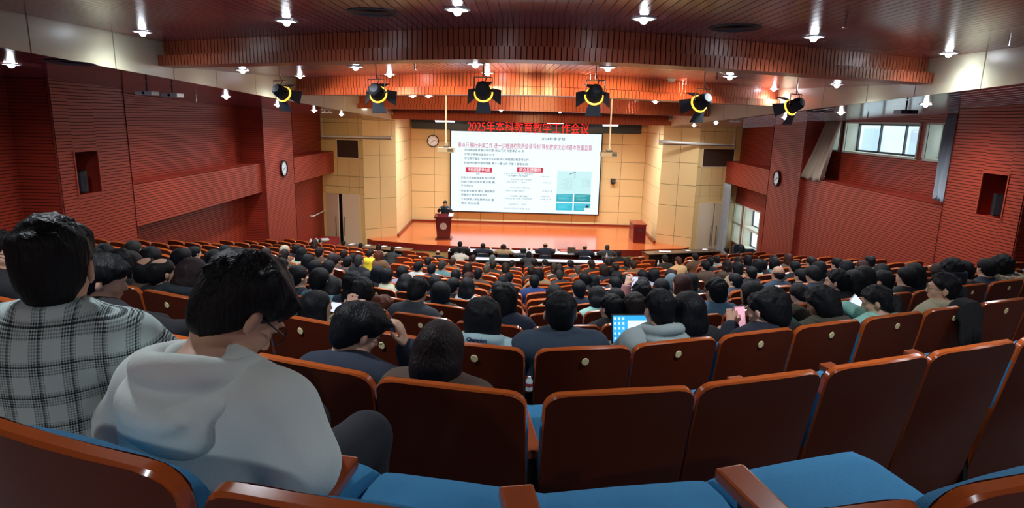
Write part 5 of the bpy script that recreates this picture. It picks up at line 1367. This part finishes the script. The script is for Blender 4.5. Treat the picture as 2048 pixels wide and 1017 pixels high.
# ------------------------------------------------------------------ the nearer people, one by one
def phone(c, rz, rx, label, case, disp, w=.078, l=.16, land=False, kids=None):
    t = thing('smartphone', c, label, 'phone'); t.rotation_euler = (rx, 0, rz)
    if land: w, l = l, w
    MB().box((0, 0, 0), (w, .009, l), case).build('case', t, bevel=.003)
    b = MB(); b.add([(-w*.46, -.006, -l*.47), (w*.46, -.006, -l*.47), (w*.46, -.006, l*.47), (-w*.46, -.006, l*.47)], [(0,1,2,3)], disp); b.build('display', t)
    return t
def glasses(root, p, m, r=.024):
    b = MB(); pts = []
    for sd in (-1, 1):
        P = [p.hd(sd*.031+r*math.cos(a)*1.1, .104-abs(r*math.cos(a))*.2, .004+r*math.sin(a)) for a in [k*2*PI/14 for k in range(15)]]
        b.path([Vector(q) for q in P], .0016, m, 5); b.path([Vector(p.hd(sd*.058, .099, .010)), Vector(p.hd(sd*.078, .03, .008)), Vector(p.hd(sd*.084, -.012, .004))], .0022, m, 5)
    b.path([Vector(p.hd(-.008, .106, .008)), Vector(p.hd(.008, .106, .008))], .0016, m, 5)
    o = b.build('glasses', root)
# plaid weave
def plaid():
    m = mat('plaid_wool', (150, 168, 168), .9); nt = m.node_tree; bs = nt.nodes['Principled BSDF']
    tc = nt.nodes.new('ShaderNodeTexCoord'); sp = nt.nodes.new('ShaderNodeSeparateXYZ'); nt.links.new(tc.outputs['Object'], sp.inputs[0])
    def M(op, a, b=None, c=None):
        n = nt.nodes.new('ShaderNodeMath'); n.operation = op
        for i, v in enumerate((a, b, c)):
            if v is None: continue
            if isinstance(v, (int, float)): n.inputs[i].default_value = v
            else: nt.links.new(v, n.inputs[i])
        return n.outputs[0]
    def stripe(src, per, w, off=0): return M('LESS_THAN', M('FRACT', M('MULTIPLY_ADD', src, 1/per, off)), w)
    X = M('ADD', sp.outputs[0], M('MULTIPLY', sp.outputs[1], .35)); Z = M('ADD', sp.outputs[2], M('MULTIPLY', sp.outputs[1], -.2))
    big = M('ADD', stripe(X, .074, .45), stripe(Z, .074, .45, .3)); fine = M('ADD', stripe(X, .0062, .5), stripe(Z, .0062, .5)); line = M('ADD', stripe(X, .074, .06, .72), stripe(Z, .074, .06, .02))
    v = M('ADD', M('MULTIPLY', M('MULTIPLY', big, fine), .30), M('MULTIPLY', line, .5))
    rr = nt.nodes.new('ShaderNodeMix'); rr.data_type = 'RGBA'; rr.clamp_factor = True; nt.links.new(v, rr.inputs[0]); rr.inputs[6].default_value = srgb((190, 208, 206)); rr.inputs[7].default_value = srgb((30, 42, 46))
    nt.links.new(rr.outputs[2], bs.inputs['Base Color']); return m
PLAID = plaid()
HOODW = mat('hoodie_fleece', (228, 238, 232), .9, bump=.15, bscale=320, noise=.02)
def hero(px, py, r, style, hc_, cl, col, pose, label, puff=0., h=.0105, skin=None, dy=0, yaw=0, smin=.8, smax=1.25, sx=1.0, off=0, name=None, key=None):
    root, p = person('h', h, style, cl, pose, hc_ if isinstance(hc_, tuple) else HC[hc_], col if not isinstance(col, str) else CC[col], skin, puff)
    x, s_ = place(root, p, px, py, r, yaw=yaw, smin=smin, smax=smax, off=off)
    root.scale[0] = sx
    if cl == 'hood': ob('hood', hood_mesh(p, h, root.children[-2].material_slots[0].material if False else (col if not isinstance(col, (str, tuple)) else clothmat(CC[col] if isinstance(col, str) else col)), 1+puff*6), root)
    if dy: root.location.y += dy
    tag(root, label, 'person'); print('HERO', label[:40], round(s_, 3), [round(v, 2) for v in root.location]); return root, p
BLKF = mat('glasses_frame', (30, 26, 36), .3)
r1, p1 = hero(548, 528, 0, 'fluffy', 'k', 'hood', HOODW, dict(bow=.75, turn=-.38, lean=.2, big=1.04), 'person in a pale mint hoodie with bowed head, nearest to the camera', .012, h=.0095)
glasses(r1, p1, BLKF)
r2, p2 = hero(95, 428, 0, 'short', 'k', 'collar', PLAID, dict(bow=.08, turn=.2, big=1.06), 'person in a grey plaid wool coat at the left edge, nearest row', .016, h=.0095, yaw=.4, off=.14)
r3, p3 = hero(212, 512, 1, 'fluffy', 'k', 'plain', 'black', dict(bow=.25, turn=-.75, hands={-1: ((-.25, .45, .75), (.02, .62, .72)), 1: ((.27, .45, .75), (.2, .66, .72))}), 'person with thick black hair in black, head turned right, beside the plaid coat')
r4, p4 = hero(-12, 458, 1, 'short', 'k', 'plain', 'black', dict(bow=.15, turn=-.95), 'person with glasses cut off by the left picture edge')
glasses(r4, p4, BLKF)
r5, p5 = hero(740, 611, 1, 'fluffy', 'k', 'plain', 'navy', dict(bow=.5, turn=-.6, lean=.1, hands={-1: ((-.25, .4, .72), (-.02, .6, .7)), 1: ((.20, .56, .68), (.13, .54, .93))}), 'person with thick black hair in navy leaning his head on a raised hand', sx=1.08)
glasses(r5, p5, BLKF)
r6, p6 = hero(887, 637, 1, 'longdown', (44, 26, 26), 'plain', 'brown', dict(bow=.3, turn=.0, lean=.05), 'person with long straight dark brown hair in the second row', .01)
b = Fld((-.3, .0, .75), (.3, .5, 1.15), .012)
sc0 = p6.neck0
for k in range(9):
    a0 = -.2+k/8*2.2; b.cone(sc0+V3(.10*math.cos(a0)+.06, .02+.09*math.sin(a0)-.08, -.03-.012*k), sc0+V3(.10*math.cos(a0+.3)+.06, .02+.09*math.sin(a0+.3)-.08, -.04-.012*k), .035, .03, .01)
b.cone(sc0+V3(.14, -.07, -.05), sc0+V3(.22, -.02, -.12), .05, .04, .02)
b.noise(.006, (60, 60, 60), 3); ob('scarf', b.mesh('scarf', clothmat((146, 104, 104))), r6)
r7, p7 = hero(966, 598, 2, 'bob', 'k', 'hood', (160, 186, 192), dict(bow=.05, turn=0), 'person with round black hair in a pale blue hoodie with small cursive lettering', .01, sx=1.08)
hv = [v.co for c in r7.children if c.name.startswith('hood') for v in c.data.vertices]; z7 = p7.neck0[2]+.060
yb7 = min([v.y for v in hv if abs(v.z-z7-.012) < .02 and -.05 < v.x < .09]+[p7.neck0[1]])
text('Champion', p7.neck0[0]-.04, z7, .027, mat('navy_print', (28, 34, 84), .7), r7, width=.11, y=yb7-.004, name='lettering', bold=.001)
r8, p8 = hero(1122, 583, 2, 'short', 'k', 'collar', (44, 58, 74), dict(bow=.05, turn=0, big=1.12), 'person with short black hair in a slate blue collared jacket, third row', .012, sx=1.05)
r9, p9 = hero(1320, 578, 2, 'short', 'k', 'hood', (150, 162, 162), dict(bow=.1, turn=.1, big=1.08), 'person in a light grey hoodie working behind a blue laptop screen', .012)
r10, p10 = hero(1520, 584, 2, 'bun', 'k', 'collar', (28, 32, 48), dict(bow=.3, turn=.45, hands={-1: ((-.17, .38, .64), (-.05, .54, .86)), 1: ((.21, .38, .64), (.02, .56, .76))}), 'person with a pearl hair clip in a striped-collar navy jacket holding a pink phone', .01, sx=1.1)
r11, p11 = hero(1633, 574, 2, 'bob', 'k', 'hood', (66, 62, 50), dict(bow=.45, turn=.45, hands='phone'), 'person with bobbed black hair in a dark olive coat looking down at a phone', .01)
r12, p12 = hero(1748, 571, 2, 'pony', 'k', 'hood', (150, 204, 190), dict(bow=.35, turn=.6, hands='phone'), 'person with a low ponytail and mint hood holding a white phone', .008)
r13, p13 = hero(1893, 546, 2, 'pony', 'k', 'hood', (176, 164, 136), dict(bow=.05, turn=.7), 'person with glasses and a ponytail in a beige hooded coat on the right', .012)
glasses(r13, p13, mat('gold_frame', (190, 160, 120), .3, metal=.6), .027)
r14, p14 = hero(1905, 518, 3, 'bob', (18, 20, 30), 'hoodup', (22, 24, 36), dict(bow=.1, turn=.3), 'person with a raised dark navy hood behind the beige hooded coat', .012, h=.013)
r15, p15 = hero(2006, 511, 3, 'bob', 'k', 'hood', (20, 22, 26), dict(bow=.1, turn=.5), 'person in a black coat with a pale fur collar at the right edge', .014, h=.013)
b = Fld(p15.neck0-V3(.25, .3, .15), p15.neck0+V3(.25, .2, .15), .01)
for k in range(12):
    a0 = PI*1.0+k/11*PI; b.cone(p15.neck0+V3(.17*math.cos(a0), -.04+.13*math.sin(a0), .03), p15.neck0+V3(.17*math.cos(a0+.25), -.04+.13*math.sin(a0+.25), .03), .038, .038, .01)
b.noise(.016, (160, 160, 160), 9); ob('fur_collar', b.mesh('fur_collar', mat('pale_fur', (176, 156, 130), .95, bump=.5, bscale=200)), r15)
r16, p16 = hero(1676, 538, 3, 'short', 'k', 'plain', (22, 23, 28), dict(bow=.1, turn=.55, big=1.1), 'heavily built person in black with short hair, profile to the left', .015, h=.013)
r17, p17 = hero(631, 580, 2, 'long', 'k', 'plain', (150, 146, 112), dict(bow=.05, turn=-.35, hands={-1: ((-.20, .40, .66), (.02, .60, .92)), 1: ((.12, .42, .66), (.04, .60, .93))}), 'person with a large grey claw clip photographing with a phone', .008)
cl_ = MB(); 
for (u, v) in (((-.025, -.05), (-.025, .06)), ((.02, -.05), (.02, .06)), ((-.025, .06), (.02, .06)), ((-.025, -.05), (.02, -.05))):
    cl_.tube(p17.hd(u[0]-.03, -.135, u[1]), p17.hd(v[0]-.03, -.135, v[1]), .009, DGREY, n=6)
cl_.build('claw_clip', r17)
r18, p18 = hero(770, 590, 3, 'bun', (140, 76, 54), 'plain', (160, 206, 194), dict(bow=.3, turn=-.2), 'person with a copper brown bun and a dark claw clip', .006, h=.013)
cl_ = MB()
for k in range(6): cl_.tube(p18.hd(-.03, -.128, -.03+.015*k), p18.hd(.035, -.13, -.026+.015*k), .004, BLACK, n=5)
cl_.build('claw_clip', r18)
r19, p19 = hero(390, 514, 2, 'long', (50, 32, 36), 'hood', (30, 40, 46), dict(bow=.25, turn=-.3, big=1.15), 'person with dark brown hair in a bulky dark hooded jacket, left side', .03, h=.012, sx=1.1)
r20, p20 = hero(243, 518, 2, 'short', 'k', 'plain', (178, 168, 134), dict(bow=.4, turn=-.2, lean=.1, hands={-1: ((-.26, .45, .78), (-.02, .64, .74)), 1: ((.28, .42, .78), (.2, .66, .74))}), 'person in a beige coat writing in a notebook, left side', .012, h=.013)
r21, p21 = hero(1284, 563, 4, 'bob', 'k', 'plain', (150, 100, 102), dict(bow=.0, turn=.1, hands={-1: ((-.12, .5, .82), (.01, .60, 1.05)), 1: ((.22, .4, .74), (.12, .62, .85))}), 'person in a pink checked top raising a phone', .006, h=.013)

# held and loose things
PINK = mat('pink_screen', (236, 170, 190), .4, emit=(240, 180, 200), estr=.32); PH = mat('phone_screen', (210, 220, 240), .4, emit=(205, 210, 240), estr=.45)
def at_px(px, py, Y): return onY(px, py, Y)
def near_hand(root, p, sd, off): w = p.arms[0 if sd < 0 else 1][2]; return world(root, p, (w[0]+off[0], w[1]+off[1], w[2]+off[2]))
def hz(root, p, sd=1): return near_hand(root, p, sd, (0, .08, .02))
q = hz(r17, p17); t = phone(onY(667, 614, q.y), r17.rotation_euler[2], 0, 'phone held sideways by the claw clip person, slide on its screen', BLACK, PH, land=True)
q = hz(r10, p10, -1); phone(onY(1480, 640, q.y), .35, -.25, 'large pink phone held by the person with the pearl clip', mat('pink_case', (220, 160, 170), .5), PINK, .09, .19)
q = hz(r10, p10, -1); o = MB().box((0, 0, 0), (.07, .008, .12), mat('ice_blue', (150, 180, 205), .5)).build('card_holder', None, tuple(onY(1467, 634, q.y+.03)), (0, .1, .3)); tag(o, 'small ice blue card behind the pink phone', 'card')
q = hz(r11, p11, -1); phone(onY(1585, 643, q.y), .3, -.5, 'black patterned phone held over the seat back on the right', BLACK, mat('green_dark_screen', (40, 60, 50), .4, emit=(70, 110, 90), estr=.12), .085, .17)
q = hz(r12, p12, -1); t = phone(onY(1717, 610, q.y), .5, -.4, 'white phone held by the person with the mint hood', WHITE, PH, .08, .16); t.rotation_euler[1] = -.7
q = hz(r21, p21, -1); phone(onY(1269, 567, q.y), 0, 0, 'phone raised above the heads right of the centre', BLACK, PH, .075, .16)
# laptop with a blue screen
q = world(r9, p9, (0, .62, .78)); c = onY(1264, 663, q.y); t = thing('laptop', c, 'open laptop with a blue desktop on its screen in the third row', 'laptop'); t.rotation_euler = (-.3, 0, .1)
MB().box((.03, .004, 0), (.34, .01, .23), BLACK).build('display_lid', t, bevel=.003)
b = MB(); plane_xy(b, -.13, .19, -.105, .105, -.003, mat('desktop_blue', (40, 150, 215), .4, emit=(50, 160, 225), estr=.42)); b.build('display', t)
b = MB(); plane_xy(b, -.03, .18, -.1, .07, -.0045, mat('window_white', (210, 225, 240), .4, emit=(205, 222, 240), estr=.42)); b.build('app_window', t)
b = MB()
for i in range(3):
    for j in range(6): b.box((-.115+i*.028, -.0045, .085-j*.033), (.014, .001, .016), mat('icon_pale', (190, 225, 240), .4, emit=(190, 225, 240), estr=.4))
b.build('desktop_icon', t); MB().box((.03, .12, -.115), (.34, .23, .012), DGREY, rot=Matrix.Rotation(.3, 3, 'X')).build('keyboard_base', t)
# notebooks
q = world(r20, p20, (.12, .75, .74)); c = onZ(300, 580, q.z); t = thing('notebook', c, 'open white notebook in front of the beige coat person', 'notebook', rz=.2)
for s_ in (-1, 1): MB().box((s_*.075, 0, 0), (.15, .21, .006), PAPER, rot=Matrix.Rotation(-s_*.12, 3, 'Y')).build('page', t)
phone(c+Vector((-.02, .0, .05)), .2, -1.1, 'phone lying on the open white notebook', BLACK, mat('dim_screen', (60, 70, 80), .3))
q = onZ(155, 590, -1.25); t = thing('notebook', q, 'white sheets on the lap of the person beside the plaid coat', 'notebook', rz=-.3)
MB().box((0, 0, 0), (.22, .3, .006), PAPER).build('page', t); MB().box((0, 0, -.008), (.225, .305, .008), DGREY).build('cover', t)
# draped black garment on a chair back at right
q = onX(1925, 640, arcx(4.5*CHW+.0)); 
def drape(px, py, r, w, hgt, m, label, name='draped_jacket'):
    x = 0
    for _ in range(8): c = onY(px, py, ROWS[r][0]+rc(x)); x = c.x
    a = math.atan(rcs(x)); top = Vector((x, ROWS[r][0]+rc(x), -ROWS[r][1]+.01)); b = MB(); n = 14; vs = []; prof = [(-.075, -hgt), (-.066, -hgt*.6), (-.05, -.12), (-.04, -.02), (-.02, .015), (.015, .02), (.05, -.02), (.08, -.15), (.11, -hgt*.7)]
    for j, (y, z) in enumerate(prof):
        for i in range(n+1):
            u = i/n-.5; ww = w*(1-.12*(abs(j-4)/4)); vs.append((u*ww, y+.008*math.sin(i*2.1+j*.6)*(1 if y > 0 else -1)-.02*(1-4*u*u)*(1 if y < 0 else -1), z-.012*(2*u)**4*8))
    b.add(vs, [(j*(n+1)+i, j*(n+1)+i+1, (j+1)*(n+1)+i+1, (j+1)*(n+1)+i) for j in range(len(prof)-1) for i in range(n)], m)
    o = b.build(name, None, tuple(top), (0, 0, a), smooth=True); so = o.modifiers.new('t', 'SOLIDIFY'); so.thickness = .015; so.offset = 1
    return tag(o, label, 'jacket')
drape(1926, 640, 2, .24, .27, clothmat((18, 18, 22)), 'black garment hung over a seat back on the right')
bottle(onY(1058, 781, 3.0), 'small clear bottle between two seats of the third row', .075, .018)
o = MB().box((0, 0, 0), (.07, .006, .09), mat('pink_sticker', (214, 160, 160), .6)).build('pink_card', None, tuple(onY(1051, 688, 4.3))); tag(o, 'small pink card in the gap between two centre seats', 'card')
# seat numbers and pearl clip details
b = MB()
for k in range(7): b.lathe([(.0001, .008), (.007, .004), (.0085, 0), (.007, -.004), (.0001, -.008)], PAPER, 8, M=Matrix.Translation(Vector(p10.hd(.03, -.132+.002*abs(k-3), .055-k*.017))))
b.build('pearl_clip', r10)
b = MB()
for dz in (.0, .022):
    pts = [Vector(p10.neck0+V3(.103*math.cos(a), .098*math.sin(a), .02+dz-.015)) for a in [PI+k/10*PI for k in range(11)]]; b.path(pts, .005, PAPER, 5)
b.build('collar_stripe', r10)

# ------------------------------------------------------------------ lift everything so that the front floor is at z = 0
for o in list(SC.objects):
    if o.parent is None and o.type != 'CAMERA': o.location.z += CZ
camo.location.z += CZ
